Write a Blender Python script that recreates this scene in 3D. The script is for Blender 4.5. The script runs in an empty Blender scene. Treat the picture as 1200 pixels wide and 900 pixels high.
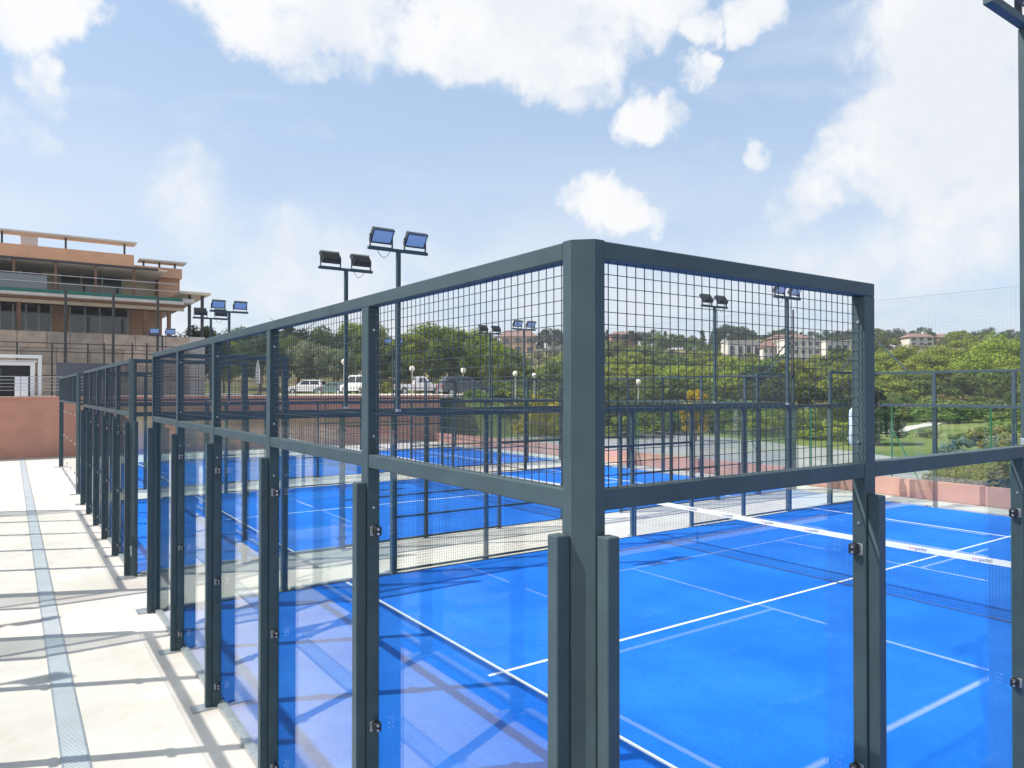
import bpy, bmesh, math, random
from mathutils import Vector, Matrix, noise
R_ = math.radians
scene = bpy.context.scene
COL = scene.collection

# ------------------------------------------------------------------ camera
F_PX, YAW, PITCH = 847.285, 0.9639, 0.0097
CAM = Vector((-1.7768, -2.1129, 3.3317))
cam_d = bpy.data.cameras.new('camera')
cam_d.sensor_width = 36.0
cam_d.lens = 36.0 * F_PX / 1200.0
cam_d.clip_start = 0.05
cam_d.clip_end = 8000
cam = bpy.data.objects.new('camera', cam_d)
COL.objects.link(cam)
cam.location = CAM
cam.rotation_euler = (math.pi/2 + PITCH, 0, YAW - math.pi/2)
scene.camera = cam

FW = Vector((math.cos(YAW)*math.cos(PITCH), math.sin(YAW)*math.cos(PITCH), math.sin(PITCH)))
RT = Vector((math.sin(YAW), -math.cos(YAW), 0))
UP = RT.cross(FW)
def ray(x, y): return FW + RT*((x-600)/F_PX) - UP*((y-450)/F_PX)
def at(x, y, depth): return CAM + ray(x, y)*depth
def onv(x, y, v):
    d = ray(x, y); return CAM + d*((v-CAM.y)/d.y)
def onu(x, y, u):
    d = ray(x, y); return CAM + d*((u-CAM.x)/d.x)
def gnd(x, y, z=0.0):
    d = ray(x, y); return CAM + d*((z-CAM.z)/d.z)

# ------------------------------------------------------------------ sky, sun, exposure
SUNDIR = Vector((-0.767, 0.35, 1.0)).normalized()      # towards the sun
EXPOSURE = 0.78
SKY_STRENGTH = 0.1
sun_d = bpy.data.lights.new('sun', 'SUN')
sun_d.energy = 4.0
sun_d.angle = R_(0.5)
sun_d.color = (1.0, 0.95, 0.88)
sun = bpy.data.objects.new('sun', sun_d)
COL.objects.link(sun)
sun.rotation_euler = (-SUNDIR).to_track_quat('-Z', 'Y').to_euler()
sun.location = (-20, 10, 40)

world = bpy.data.worlds.new('World')
scene.world = world
world.use_nodes = True
def build_world():
    nt = world.node_tree; N = nt.nodes; L = nt.links
    N.clear()
    def n(t, **k):
        o = N.new(t)
        for a, b in k.items(): setattr(o, a, b)
        return o
    def math_(op, a, b=None, clamp=False):
        o = n('ShaderNodeMath', operation=op, use_clamp=clamp)
        for i, s in enumerate((a, b)):
            if s is None: continue
            if isinstance(s, (int, float)): o.inputs[i].default_value = s
            else: L.new(s, o.inputs[i])
        return o.outputs[0]
    def smooth(v, lo, hi):
        o = n('ShaderNodeMapRange', interpolation_type='SMOOTHSTEP')
        L.new(v, o.inputs[0]); o.inputs[1].default_value = lo; o.inputs[2].default_value = hi
        o.inputs[3].default_value = 0; o.inputs[4].default_value = 1
        return o.outputs[0]
    sky = n('ShaderNodeTexSky', sky_type='NISHITA')
    sky.sun_disc = False
    sky.sun_elevation = math.asin(SUNDIR.z)
    sky.sun_rotation = math.atan2(SUNDIR.x, SUNDIR.y)
    sky.air_density = 1.0; sky.dust_density = 1.5; sky.ozone_density = 1.2; sky.altitude = 60
    tc = n('ShaderNodeTexCoord')
    d = tc.outputs['Generated']
    # project the direction on a cloud layer so that clouds flatten towards the horizon
    sep = n('ShaderNodeSeparateXYZ'); L.new(d, sep.inputs[0])
    zc = math_('MAXIMUM', sep.outputs[2], 0.0)
    den = math_('ADD', zc, 0.22)
    cmb = n('ShaderNodeCombineXYZ')
    L.new(math_('DIVIDE', sep.outputs[0], den), cmb.inputs[0])
    L.new(math_('DIVIDE', sep.outputs[1], den), cmb.inputs[1])
    L.new(math_('MULTIPLY', zc, 3.0), cmb.inputs[2])
    def fbm(vec, scale, detail, rough, dist=0.0):
        o = n('ShaderNodeTexNoise'); o.noise_dimensions = '3D'
        L.new(vec, o.inputs['Vector']); o.inputs['Scale'].default_value = scale
        o.inputs['Detail'].default_value = detail; o.inputs['Roughness'].default_value = rough
        o.inputs['Distortion'].default_value = dist
        return o.outputs['Fac']
    fine = math_('ADD', math_('MULTIPLY', fbm(d, 7.0, 9, 0.66, 0.35), 0.62), math_('MULTIPLY', fbm(d, 19.0, 7, 0.62, 0.2), 0.38))
    broad = fbm(cmb.outputs[0], 1.15, 3, 0.5)
    # cumulus placed by direction (x, y in the photograph, angular radius in degrees, weight)
    blobs = [(300,10,3.6,1),(345,45,2.9,.95),(400,10,3.2,1),(260,-20,3.5,1),(480,5,4.2,1.0),(550,30,4.2,1.1),(640,35,4.6,1.1),
             (690,45,3.6,1),(745,10,3.6,1),(600,-30,7,1),(420,-30,6,1),(660,88,2.2,.7),(735,-20,5,1),(815,25,1.7,.9),(868,5,2.0,.9),(820,85,1.6,.85),
             (735,130,1.9,.85),(760,138,1.8,.85),(785,128,1.2,.6),(50,15,3.5,1),(85,25,2.3,.9),(15,10,2.3,.9),(48,106,1.6,.8),(12,148,1.7,.75),
             (675,232,1.6,.9),(705,240,2.4,1.05),(740,255,2.0,.95),(775,262,1.3,.75),(888,185,1.0,.6),
             (1100,20,6,1.05),(1170,60,6,1.1),(1120,110,5.5,1.1),(1060,165,4.5,1.05),(1000,195,3.4,1),(955,190,1.9,.85),(1060,215,3.2,.95),(1150,170,6,1.1),(1230,120,8,1.1),(950,225,2.2,.7),
             (1230,-60,9,1.1),(1170,215,3.5,.9),
             (1080,292,3.6,.60),(1160,285,4,.62),(1010,305,2.6,.55),(940,300,2.2,.45),(330,300,4.5,.50),(235,268,3.5,.45),(420,330,3.5,.50),(220,215,2.2,.40)]
    wn = n('ShaderNodeTexNoise'); L.new(d, wn.inputs['Vector']); wn.inputs['Scale'].default_value = 6.5
    wn.inputs['Detail'].default_value = 7; wn.inputs['Roughness'].default_value = 0.62
    wsub = n('ShaderNodeVectorMath', operation='SUBTRACT'); L.new(wn.outputs['Color'], wsub.inputs[0]); wsub.inputs[1].default_value = (.5, .5, .5)
    wmul = n('ShaderNodeVectorMath', operation='SCALE'); L.new(wsub.outputs[0], wmul.inputs[0]); wmul.inputs['Scale'].default_value = 0.17
    wadd = n('ShaderNodeVectorMath', operation='ADD'); L.new(d, wadd.inputs[0]); L.new(wmul.outputs[0], wadd.inputs[1])
    wnrm = n('ShaderNodeVectorMath', operation='NORMALIZE'); L.new(wadd.outputs[0], wnrm.inputs[0])
    blob = None
    for (x, y, r, w) in blobs:
        v = ray(x, y).normalized()
        dp = n('ShaderNodeVectorMath', operation='DOT_PRODUCT')
        L.new(wnrm.outputs[0], dp.inputs[0]); dp.inputs[1].default_value = v
        s = smooth(dp.outputs['Value'], math.cos(R_(r*1.32)), math.cos(R_(r*0.05)))
        s = math_('MULTIPLY', s, w)
        blob = s if blob is None else math_('MAXIMUM', blob, s)
    # the same kind of sky all round: broad fields of cumulus outside the part set out above
    fwd = n('ShaderNodeVectorMath', operation='DOT_PRODUCT')
    L.new(d, fwd.inputs[0]); fwd.inputs[1].default_value = Vector((FW.x, FW.y, 0.22)).normalized()
    away = math_('SUBTRACT', 1.0, smooth(fwd.outputs['Value'], math.cos(R_(55)), math.cos(R_(40))))
    field = math_('MULTIPLY', smooth(broad, 0.47, 0.66), away)
    base = math_('MAXIMUM', blob, field)
    dens = math_('ADD', base, math_('MULTIPLY', math_('SUBTRACT', fine, 0.5), math_('ADD', 0.9, math_('MULTIPLY', base, 3.0))))
    mask = math_('MULTIPLY', smooth(dens, 0.16, 0.98), 0.96)
    mask = math_('MULTIPLY', mask, smooth(sep.outputs[2], 0.0, 0.12))
    # thin veil low over the horizon
    veil_n = fbm(cmb.outputs[0], 1.6, 5, 0.55, 0.3)
    low = math_('SUBTRACT', 1.0, smooth(sep.outputs[2], 0.0, 0.42))
    veil = math_('MULTIPLY', low, smooth(veil_n, 0.28, 0.66))
    veil = math_('ADD', math_('MULTIPLY', veil, 0.70), math_('MULTIPLY', low, 0.34), clamp=True)
    streak = math_('MULTIPLY', smooth(fbm(cmb.outputs[0], 2.6, 6, 0.6, 0.5), 0.5, 0.75), 0.3)
    veil = math_('MAXIMUM', veil, streak)
    shade = fbm(d, 5.0, 5, 0.6)
    ramp = n('ShaderNodeMix', data_type='RGBA')
    L.new(smooth(math_('ADD', shade, math_('MULTIPLY', dens, -0.03)), 0.36, 0.60), ramp.inputs[0])
    K = 1.0/SKY_STRENGTH
    ramp.inputs[6].default_value = (0.50*K, 0.52*K, 0.55*K, 1)
    ramp.inputs[7].default_value = (0.585*K, 0.585*K, 0.585*K, 1)
    # high haze whitens the clear sky as well
    pale = n('ShaderNodeMix', data_type='RGBA'); pale.inputs[0].default_value = 0.60
    L.new(sky.outputs[0], pale.inputs[6]); pale.inputs[7].default_value = (0.30*K, 0.41*K, 0.565*K, 1)
    m1 = n('ShaderNodeMix', data_type='RGBA')
    L.new(veil, m1.inputs[0]); L.new(pale.outputs[2], m1.inputs[6]); m1.inputs[7].default_value = (0.495*K, 0.525*K, 0.56*K, 1)
    m2 = n('ShaderNodeMix', data_type='RGBA')
    L.new(mask, m2.inputs[0]); L.new(m1.outputs[2], m2.inputs[6]); L.new(ramp.outputs[2], m2.inputs[7])
    bg = n('ShaderNodeBackground'); L.new(m2.outputs[2], bg.inputs[0]); bg.inputs[1].default_value = SKY_STRENGTH
    out = n('ShaderNodeOutputWorld'); L.new(bg.outputs[0], out.inputs[0])
build_world()
world.cycles.sampling_method = 'AUTOMATIC'
vs = scene.view_settings
vs.view_transform = 'Standard'; vs.look = 'None'; vs.gamma = 1.0; vs.exposure = EXPOSURE
vs.use_curve_mapping = False
cy = scene.cycles
cy.max_bounces = 6; cy.diffuse_bounces = 2; cy.glossy_bounces = 2; cy.transmission_bounces = 2
cy.transparent_max_bounces = 28
cy.sample_clamp_indirect = 6.0
cy.use_denoising = True

# ------------------------------------------------------------------ materials
def mat(name, col, rough=0.6, metal=0.0, var=0.0, scale=3.0, var2=None, bump=0.0, bscale=40.0, coord='world', spec=0.5, rnd=0.0, detail=5):
    m = bpy.data.materials.new(name); m.use_nodes = True
    nt = m.node_tree; N = nt.nodes; L = nt.links
    b = N['Principled BSDF']
    b.inputs['Roughness'].default_value = rough
    b.inputs['Metallic'].default_value = metal
    b.inputs['Specular IOR Level'].default_value = spec
    c4 = (*col, 1)
    b.inputs['Base Color'].default_value = c4
    if coord == 'world':
        g = N.new('ShaderNodeNewGeometry'); vec = g.outputs['Position']
    else:
        g = N.new('ShaderNodeTexCoord'); vec = g.outputs['Object']
    src = None
    if var > 0 or var2 is not None:
        t = N.new('ShaderNodeTexNoise'); t.inputs['Scale'].default_value = scale
        t.inputs['Detail'].default_value = detail; t.inputs['Roughness'].default_value = 0.62
        L.new(vec, t.inputs['Vector'])
        mr = N.new('ShaderNodeMapRange'); mr.inputs[1].default_value = 0.3; mr.inputs[2].default_value = 0.7
        L.new(t.outputs['Fac'], mr.inputs[0])
        mx = N.new('ShaderNodeMix'); mx.data_type = 'RGBA'
        L.new(mr.outputs[0], mx.inputs[0])
        a = c4 if var2 is not None else tuple(min(1, x*(1-var)) for x in col) + (1,)
        bb = (*var2, 1) if var2 is not None else tuple(min(1, x*(1+var)) for x in col) + (1,)
        mx.inputs[6].default_value = a; mx.inputs[7].default_value = bb
        src = mx.outputs[2]
    if rnd > 0:
        oi = N.new('ShaderNodeObjectInfo')
        hs = N.new('ShaderNodeHueSaturation')
        mr2 = N.new('ShaderNodeMapRange'); mr2.inputs[3].default_value = 1-rnd; mr2.inputs[4].default_value = 1+rnd
        L.new(oi.outputs['Random'], mr2.inputs[0]); L.new(mr2.outputs[0], hs.inputs['Value'])
        if src is not None: L.new(src, hs.inputs['Color'])
        else: hs.inputs['Color'].default_value = c4
        src = hs.outputs[0]
    if src is not None: L.new(src, b.inputs['Base Color'])
    if bump > 0:
        t2 = N.new('ShaderNodeTexNoise'); t2.inputs['Scale'].default_value = bscale; t2.inputs['Detail'].default_value = 3
        L.new(vec, t2.inputs['Vector'])
        bp = N.new('ShaderNodeBump'); bp.inputs['Strength'].default_value = bump; bp.inputs['Distance'].default_value = 0.02
        L.new(t2.outputs['Fac'], bp.inputs['Height']); L.new(bp.outputs[0], b.inputs['Normal'])
    return m

M = {}
M['steel'] = mat('painted_steel', (0.052, 0.079, 0.088), 0.46, var=0.16, scale=3.0, coord='object', spec=0.18, bump=0.02, bscale=260)
M['wire'] = mat('coated_wire', (0.035, 0.048, 0.058), 0.5)
M['galv'] = mat('galvanised_steel', (0.42, 0.45, 0.46), 0.38, 0.6, var=0.15, scale=14)
M['black'] = mat('black_plastic', (0.012, 0.013, 0.015), 0.45)
M['bolt'] = mat('bolt_steel', (0.6, 0.6, 0.6), 0.3, 1.0)
M['white'] = mat('white_paint', (0.80, 0.80, 0.79), 0.55, var=0.04, scale=6)
M['asphalt'] = mat('grey_asphalt', (0.30, 0.29, 0.28), 0.9, var=0.14, scale=0.5, bump=0.2, bscale=30)
M['terracotta'] = mat('terracotta_render', (0.52, 0.25, 0.17), 0.88, var=0.14, scale=0.8, bump=0.15, bscale=18)
M['pinkwall'] = mat('pink_render', (0.52, 0.27, 0.22), 0.88, var=0.10, scale=1.2, bump=0.1, bscale=18)
M['clubwall'] = mat('ochre_render', (0.57, 0.32, 0.20), 0.85, var=0.10, scale=0.7)
M['clubbeige'] = mat('beige_render', (0.66, 0.55, 0.41), 0.85, var=0.07, scale=0.8)
M['slab'] = mat('pale_slab', (0.55, 0.50, 0.45), 0.8, var=0.10, scale=1.5)
M['timber'] = mat('brown_timber', (0.22, 0.11, 0.06), 0.7, var=0.2, scale=3)
M['darkmetal'] = mat('dark_metal', (0.03, 0.03, 0.034), 0.5)
M['greenpaint'] = mat('green_fascia', (0.012, 0.16, 0.11), 0.6)
M['greenpost'] = mat('green_post', (0.02, 0.15, 0.06), 0.5)
M['winglass'] = mat('window_glass', (0.02, 0.03, 0.035), 0.06, spec=0.9)
M['frame'] = mat('pale_frame', (0.55, 0.53, 0.50), 0.5)
M['nearblack'] = mat('near_black', (0.012, 0.012, 0.014), 0.8)
M['housewhite'] = mat('white_render', (0.62, 0.58, 0.52), 0.85, var=0.06, scale=0.4)
M['housepeach'] = mat('peach_render', (0.62, 0.40, 0.27), 0.85, var=0.06, scale=0.4)
M['housebrown'] = mat('brown_render', (0.32, 0.19, 0.13), 0.85, var=0.1, scale=0.4)
M['rooftile'] = mat('clay_tiles', (0.21, 0.125, 0.10), 0.85, var=0.22, scale=1.4)
M['roofdark'] = mat('slate_roof', (0.09, 0.10, 0.12), 0.8, var=0.15, scale=1.0)
M['lampbody'] = mat('lamp_housing', (0.035, 0.04, 0.042), 0.45)
M['globe'] = mat('opal_globe', (0.80, 0.76, 0.62), 0.35)
M['poleWhite'] = mat('pale_pole', (0.55, 0.55, 0.52), 0.5)
M['carwhite'] = mat('white_car_paint', (0.75, 0.75, 0.76), 0.22, spec=0.6)
M['cargrey'] = mat('grey_car_paint', (0.09, 0.11, 0.13), 0.22, spec=0.6)
M['cargreen'] = mat('green_grey_car_paint', (0.10, 0.16, 0.15), 0.22, spec=0.6)
M['tyre'] = mat('tyre_rubber', (0.02, 0.02, 0.02), 0.8)
M['carglass'] = mat('car_glass', (0.015, 0.02, 0.022), 0.04, spec=0.9)
M['red'] = mat('red_plastic', (0.5, 0.02, 0.02), 0.4)
M['blueplastic'] = mat('blue_plastic', (0.02, 0.10, 0.55), 0.5)
M['tarp'] = mat('pale_tarp', (0.50, 0.58, 0.66), 0.6, var=0.2, scale=8)
M['bark'] = mat('tree_bark', (0.10, 0.075, 0.055), 0.9, var=0.25, scale=4)
M['ink_dark'] = mat('dark_print', (0.03, 0.03, 0.04), 0.6)
M['ink_red'] = mat('red_print', (0.6, 0.03, 0.03), 0.6)
M['canvas'] = mat('white_canvas', (0.75, 0.73, 0.68), 0.8)
M['red_rail'] = mat('reddish_rail', (0.22, 0.07, 0.05), 0.6)

def turf_mat():
    m = bpy.data.materials.new('blue_turf'); m.use_nodes = True
    N = m.node_tree.nodes; L = m.node_tree.links; b = N['Principled BSDF']
    b.inputs['Roughness'].default_value = 0.85; b.inputs['Specular IOR Level'].default_value = 0.12
    g = N.new('ShaderNodeNewGeometry')
    def nz(scale, detail, vec=None):
        t = N.new('ShaderNodeTexNoise'); t.inputs['Scale'].default_value = scale; t.inputs['Detail'].default_value = detail
        t.inputs['Roughness'].default_value = 0.65
        L.new(vec or g.outputs['Position'], t.inputs['Vector']); return t.outputs['Fac']
    def mr(v, a, bb, lo=0, hi=1):
        o = N.new('ShaderNodeMapRange'); L.new(v, o.inputs[0]); o.inputs[1].default_value = a; o.inputs[2].default_value = bb
        o.inputs[3].default_value = lo; o.inputs[4].default_value = hi; return o.outputs[0]
    mp = N.new('ShaderNodeMapping'); mp.inputs['Scale'].default_value = (0.35, 1.6, 1)
    mp.inputs['Rotation'].default_value = (0, 0, 0.5); L.new(g.outputs['Position'], mp.inputs['Vector'])
    mx = N.new('ShaderNodeMix'); mx.data_type = 'RGBA'
    mx.inputs[6].default_value = (0.006, 0.115, 0.53, 1); mx.inputs[7].default_value = (0.016, 0.165, 0.62, 1)
    L.new(mr(nz(0.45, 4), 0.35, 0.65), mx.inputs[0])
    # scuffs of pale sand that lie on the pile
    mx2 = N.new('ShaderNodeMix'); mx2.data_type = 'RGBA'
    sand = mr(nz(1.5, 10, mp.outputs[0]), 0.60, 0.80, 0, 0.26)
    L.new(sand, mx2.inputs[0]); L.new(mx.outputs[2], mx2.inputs[6]); mx2.inputs[7].default_value = (0.16, 0.32, 0.55, 1)
    mx3 = N.new('ShaderNodeMix'); mx3.data_type = 'RGBA'; mx3.blend_type = 'MULTIPLY'
    mx3.inputs[0].default_value = 1
    L.new(mx2.outputs[2], mx3.inputs[6])
    cr = mr(nz(34, 6), 0.3, 0.7, 0.80, 1.16)
    L.new(cr, mx3.inputs[7])
    # rolls of turf laid side by side differ a little
    sx = N.new('ShaderNodeSeparateXYZ'); L.new(g.outputs['Position'], sx.inputs[0])
    sc_ = N.new('ShaderNodeMath'); sc_.operation = 'MULTIPLY_ADD'; L.new(sx.outputs[0], sc_.inputs[0]); sc_.inputs[1].default_value = 0.5; sc_.inputs[2].default_value = 0.23
    fl = N.new('ShaderNodeMath'); fl.operation = 'FLOOR'; L.new(sc_.outputs[0], fl.inputs[0])
    wn = N.new('ShaderNodeTexWhiteNoise'); wn.noise_dimensions = '1D'; L.new(fl.outputs[0], wn.inputs['W'])
    mx4 = N.new('ShaderNodeMix'); mx4.data_type = 'RGBA'; mx4.blend_type = 'MULTIPLY'; mx4.inputs[0].default_value = 1
    L.new(mx3.outputs[2], mx4.inputs[6]); L.new(mr(wn.outputs['Value'], 0, 1, 0.95, 1.04), mx4.inputs[7])
    L.new(mx4.outputs[2], b.inputs['Base Color'])
    bp = N.new('ShaderNodeBump'); bp.inputs['Strength'].default_value = 0.25; bp.inputs['Distance'].default_value = 0.01
    L.new(nz(120, 2), bp.inputs['Height']); L.new(bp.outputs[0], b.inputs['Normal'])
    return m
M['turf'] = turf_mat()

def concrete_mat():
    m = bpy.data.materials.new('pale_concrete'); m.use_nodes = True
    N = m.node_tree.nodes; L = m.node_tree.links; b = N['Principled BSDF']
    b.inputs['Roughness'].default_value = 0.8; b.inputs['Specular IOR Level'].default_value = 0.3
    g = N.new('ShaderNodeNewGeometry')
    def nz(scale, detail, rough=0.65):
        t = N.new('ShaderNodeTexNoise'); t.inputs['Scale'].default_value = scale; t.inputs['Detail'].default_value = detail
        t.inputs['Roughness'].default_value = rough
        L.new(g.outputs['Position'], t.inputs['Vector']); return t.outputs['Fac']
    def mr(v, a, bb, lo=0, hi=1):
        o = N.new('ShaderNodeMapRange'); L.new(v, o.inputs[0]); o.inputs[1].default_value = a; o.inputs[2].default_value = bb
        o.inputs[3].default_value = lo; o.inputs[4].default_value = hi; return o.outputs[0]
    mx = N.new('ShaderNodeMix'); mx.data_type = 'RGBA'
    mx.inputs[6].default_value = (0.51, 0.465, 0.415, 1); mx.inputs[7].default_value = (0.60, 0.56, 0.51, 1)
    L.new(mr(nz(0.7, 5), 0.35, 0.65), mx.inputs[0])
    st = N.new('ShaderNodeMix'); st.data_type = 'RGBA'
    L.new(mr(nz(2.1, 7, 0.7), 0.53, 0.74, 0, 0.5), st.inputs[0]); L.new(mx.outputs[2], st.inputs[6])
    st.inputs[7].default_value = (0.42, 0.36, 0.30, 1)
    sp = N.new('ShaderNodeMix'); sp.data_type = 'RGBA'; sp.blend_type = 'MULTIPLY'; sp.inputs[0].default_value = 1
    L.new(st.outputs[2], sp.inputs[6]); L.new(mr(nz(60, 3), 0.25, 0.75, 0.93, 1.05), sp.inputs[7])
    L.new(sp.outputs[2], b.inputs['Base Color'])
    bp = N.new('ShaderNodeBump'); bp.inputs['Strength'].default_value = 0.12; bp.inputs['Distance'].default_value = 0.01
    L.new(nz(45, 4), bp.inputs['Height']); L.new(bp.outputs[0], b.inputs['Normal'])
    return m
M['concrete'] = concrete_mat()

def glass_mat():
    m = bpy.data.materials.new('clear_glass'); m.use_nodes = True
    N = m.node_tree.nodes; L = m.node_tree.links; N.clear()
    lw = N.new('ShaderNodeLayerWeight'); lw.inputs['Blend'].default_value = 0.5
    p = N.new('ShaderNodeMath'); p.operation = 'POWER'; L.new(lw.outputs['Facing'], p.inputs[0]); p.inputs[1].default_value = 4.6
    a = N.new('ShaderNodeMath'); a.operation = 'MULTIPLY_ADD'; L.new(p.outputs[0], a.inputs[0])
    a.inputs[1].default_value = 0.95; a.inputs[2].default_value = 0.047; a.use_clamp = True
    tr = N.new('ShaderNodeBsdfTransparent'); tr.inputs[0].default_value = (0.955, 0.985, 0.978, 1)
    gl = N.new('ShaderNodeBsdfGlossy'); gl.inputs['Roughness'].default_value = 0.0; gl.inputs[0].default_value = (1, 1, 1, 1)
    mx = N.new('ShaderNodeMixShader'); L.new(a.outputs[0], mx.inputs[0]); L.new(tr.outputs[0], mx.inputs[1]); L.new(gl.outputs[0], mx.inputs[2])
    o = N.new('ShaderNodeOutputMaterial'); L.new(mx.outputs[0], o.inputs[0])
    return m
M['glass'] = glass_mat()
M['glassedge'] = mat('glass_edge', (0.04, 0.12, 0.11), 0.25)
M['lens'] = mat('lamp_lens', (0.46, 0.54, 0.60), 0.12, spec=0.9)

def leaf_mat(name, ca, cb, trans=0.35, rnd=0.25, hue=0.02):
    m = bpy.data.materials.new(name); m.use_nodes = True
    N = m.node_tree.nodes; L = m.node_tree.links; N.clear()
    g = N.new('ShaderNodeNewGeometry'); oi = N.new('ShaderNodeObjectInfo')
    t = N.new('ShaderNodeTexNoise'); t.inputs['Scale'].default_value = 0.9; t.inputs['Detail'].default_value = 4
    L.new(g.outputs['Position'], t.inputs['Vector'])
    mr = N.new('ShaderNodeMapRange'); mr.inputs[1].default_value = 0.32; mr.inputs[2].default_value = 0.68
    L.new(t.outputs['Fac'], mr.inputs[0])
    mx = N.new('ShaderNodeMix'); mx.data_type = 'RGBA'
    mx.inputs[6].default_value = (*ca, 1); mx.inputs[7].default_value = (*cb, 1)
    L.new(mr.outputs[0], mx.inputs[0])
    hs = N.new('ShaderNodeHueSaturation'); L.new(mx.outputs[2], hs.inputs['Color'])
    a = N.new('ShaderNodeMapRange'); a.inputs[3].default_value = 1-rnd; a.inputs[4].default_value = 1+rnd
    L.new(oi.outputs['Random'], a.inputs[0]); L.new(a.outputs[0], hs.inputs['Value'])
    w = N.new('ShaderNodeMath'); w.operation = 'FRACT'; 
    w0 = N.new('ShaderNodeMath'); w0.operation = 'MULTIPLY'; L.new(oi.outputs['Random'], w0.inputs[0]); w0.inputs[1].default_value = 7.13
    L.new(w0.outputs[0], w.inputs[0])
    h = N.new('ShaderNodeMapRange'); h.inputs[3].default_value = 0.5-hue; h.inputs[4].default_value = 0.5+hue
    L.new(w.outputs[0], h.inputs[0]); L.new(h.outputs[0], hs.inputs['Hue'])
    df = N.new('ShaderNodeBsdfDiffuse'); L.new(hs.outputs[0], df.inputs[0])
    ts = N.new('ShaderNodeBsdfTranslucent'); L.new(hs.outputs[0], ts.inputs[0])
    ms = N.new('ShaderNodeMixShader'); ms.inputs[0].default_value = trans
    L.new(df.outputs[0], ms.inputs[1]); L.new(ts.outputs[0], ms.inputs[2])
    o = N.new('ShaderNodeOutputMaterial'); L.new(ms.outputs[0], o.inputs[0])
    return m
M['leaf_lime'] = leaf_mat('lime_leaf', (0.16, 0.21, 0.035), (0.30, 0.34, 0.06), 0.35, 0.2)
M['leaf_green'] = leaf_mat('green_leaf', (0.09, 0.14, 0.04), (0.18, 0.23, 0.07), 0.3, 0.28)
M['leaf_dark'] = leaf_mat('dark_leaf', (0.042, 0.068, 0.036), (0.075, 0.108, 0.05), 0.2, 0.25)
M['leaf_olive'] = leaf_mat('olive_leaf', (0.16, 0.19, 0.10), (0.26, 0.29, 0.16), 0.25, 0.2)
M['leaf_yellow'] = leaf_mat('yellow_leaf', (0.42, 0.33, 0.02), (0.55, 0.45, 0.04), 0.35, 0.1)
M['leaf_dry'] = leaf_mat('dry_leaf', (0.20, 0.17, 0.07), (0.26, 0.26, 0.10), 0.25, 0.2)
M['leaf_blue'] = leaf_mat('bluish_leaf', (0.14, 0.20, 0.15), (0.22, 0.30, 0.22), 0.25, 0.1)

# ------------------------------------------------------------------ helpers
def link(name, me, parent=None, loc=(0, 0, 0), rot=None):
    o = bpy.data.objects.new(name, me); COL.objects.link(o)
    o.parent = parent; o.location = loc
    if rot is not None: o.rotation_euler = rot
    return o
def tag(o, label=None, cat=None, group=None, kind=None):
    if label: o['label'] = label
    if cat: o['category'] = cat
    if group: o['group'] = group
    if kind: o['kind'] = kind
    return o
def empty(name, loc=(0, 0, 0), rz=0.0, label=None, cat=None, group=None):
    o = link(name, None, None, loc, (0, 0, rz)); o.empty_display_size = 0.3
    return tag(o, label, cat, group)
def copy_tree(o, parent=None):
    c = o.copy(); COL.objects.link(c); c.parent = parent
    for ch in [x for x in KIDS.get(o.name, o.children)]: copy_tree(ch, c)
    return c
KIDS = {}

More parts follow.
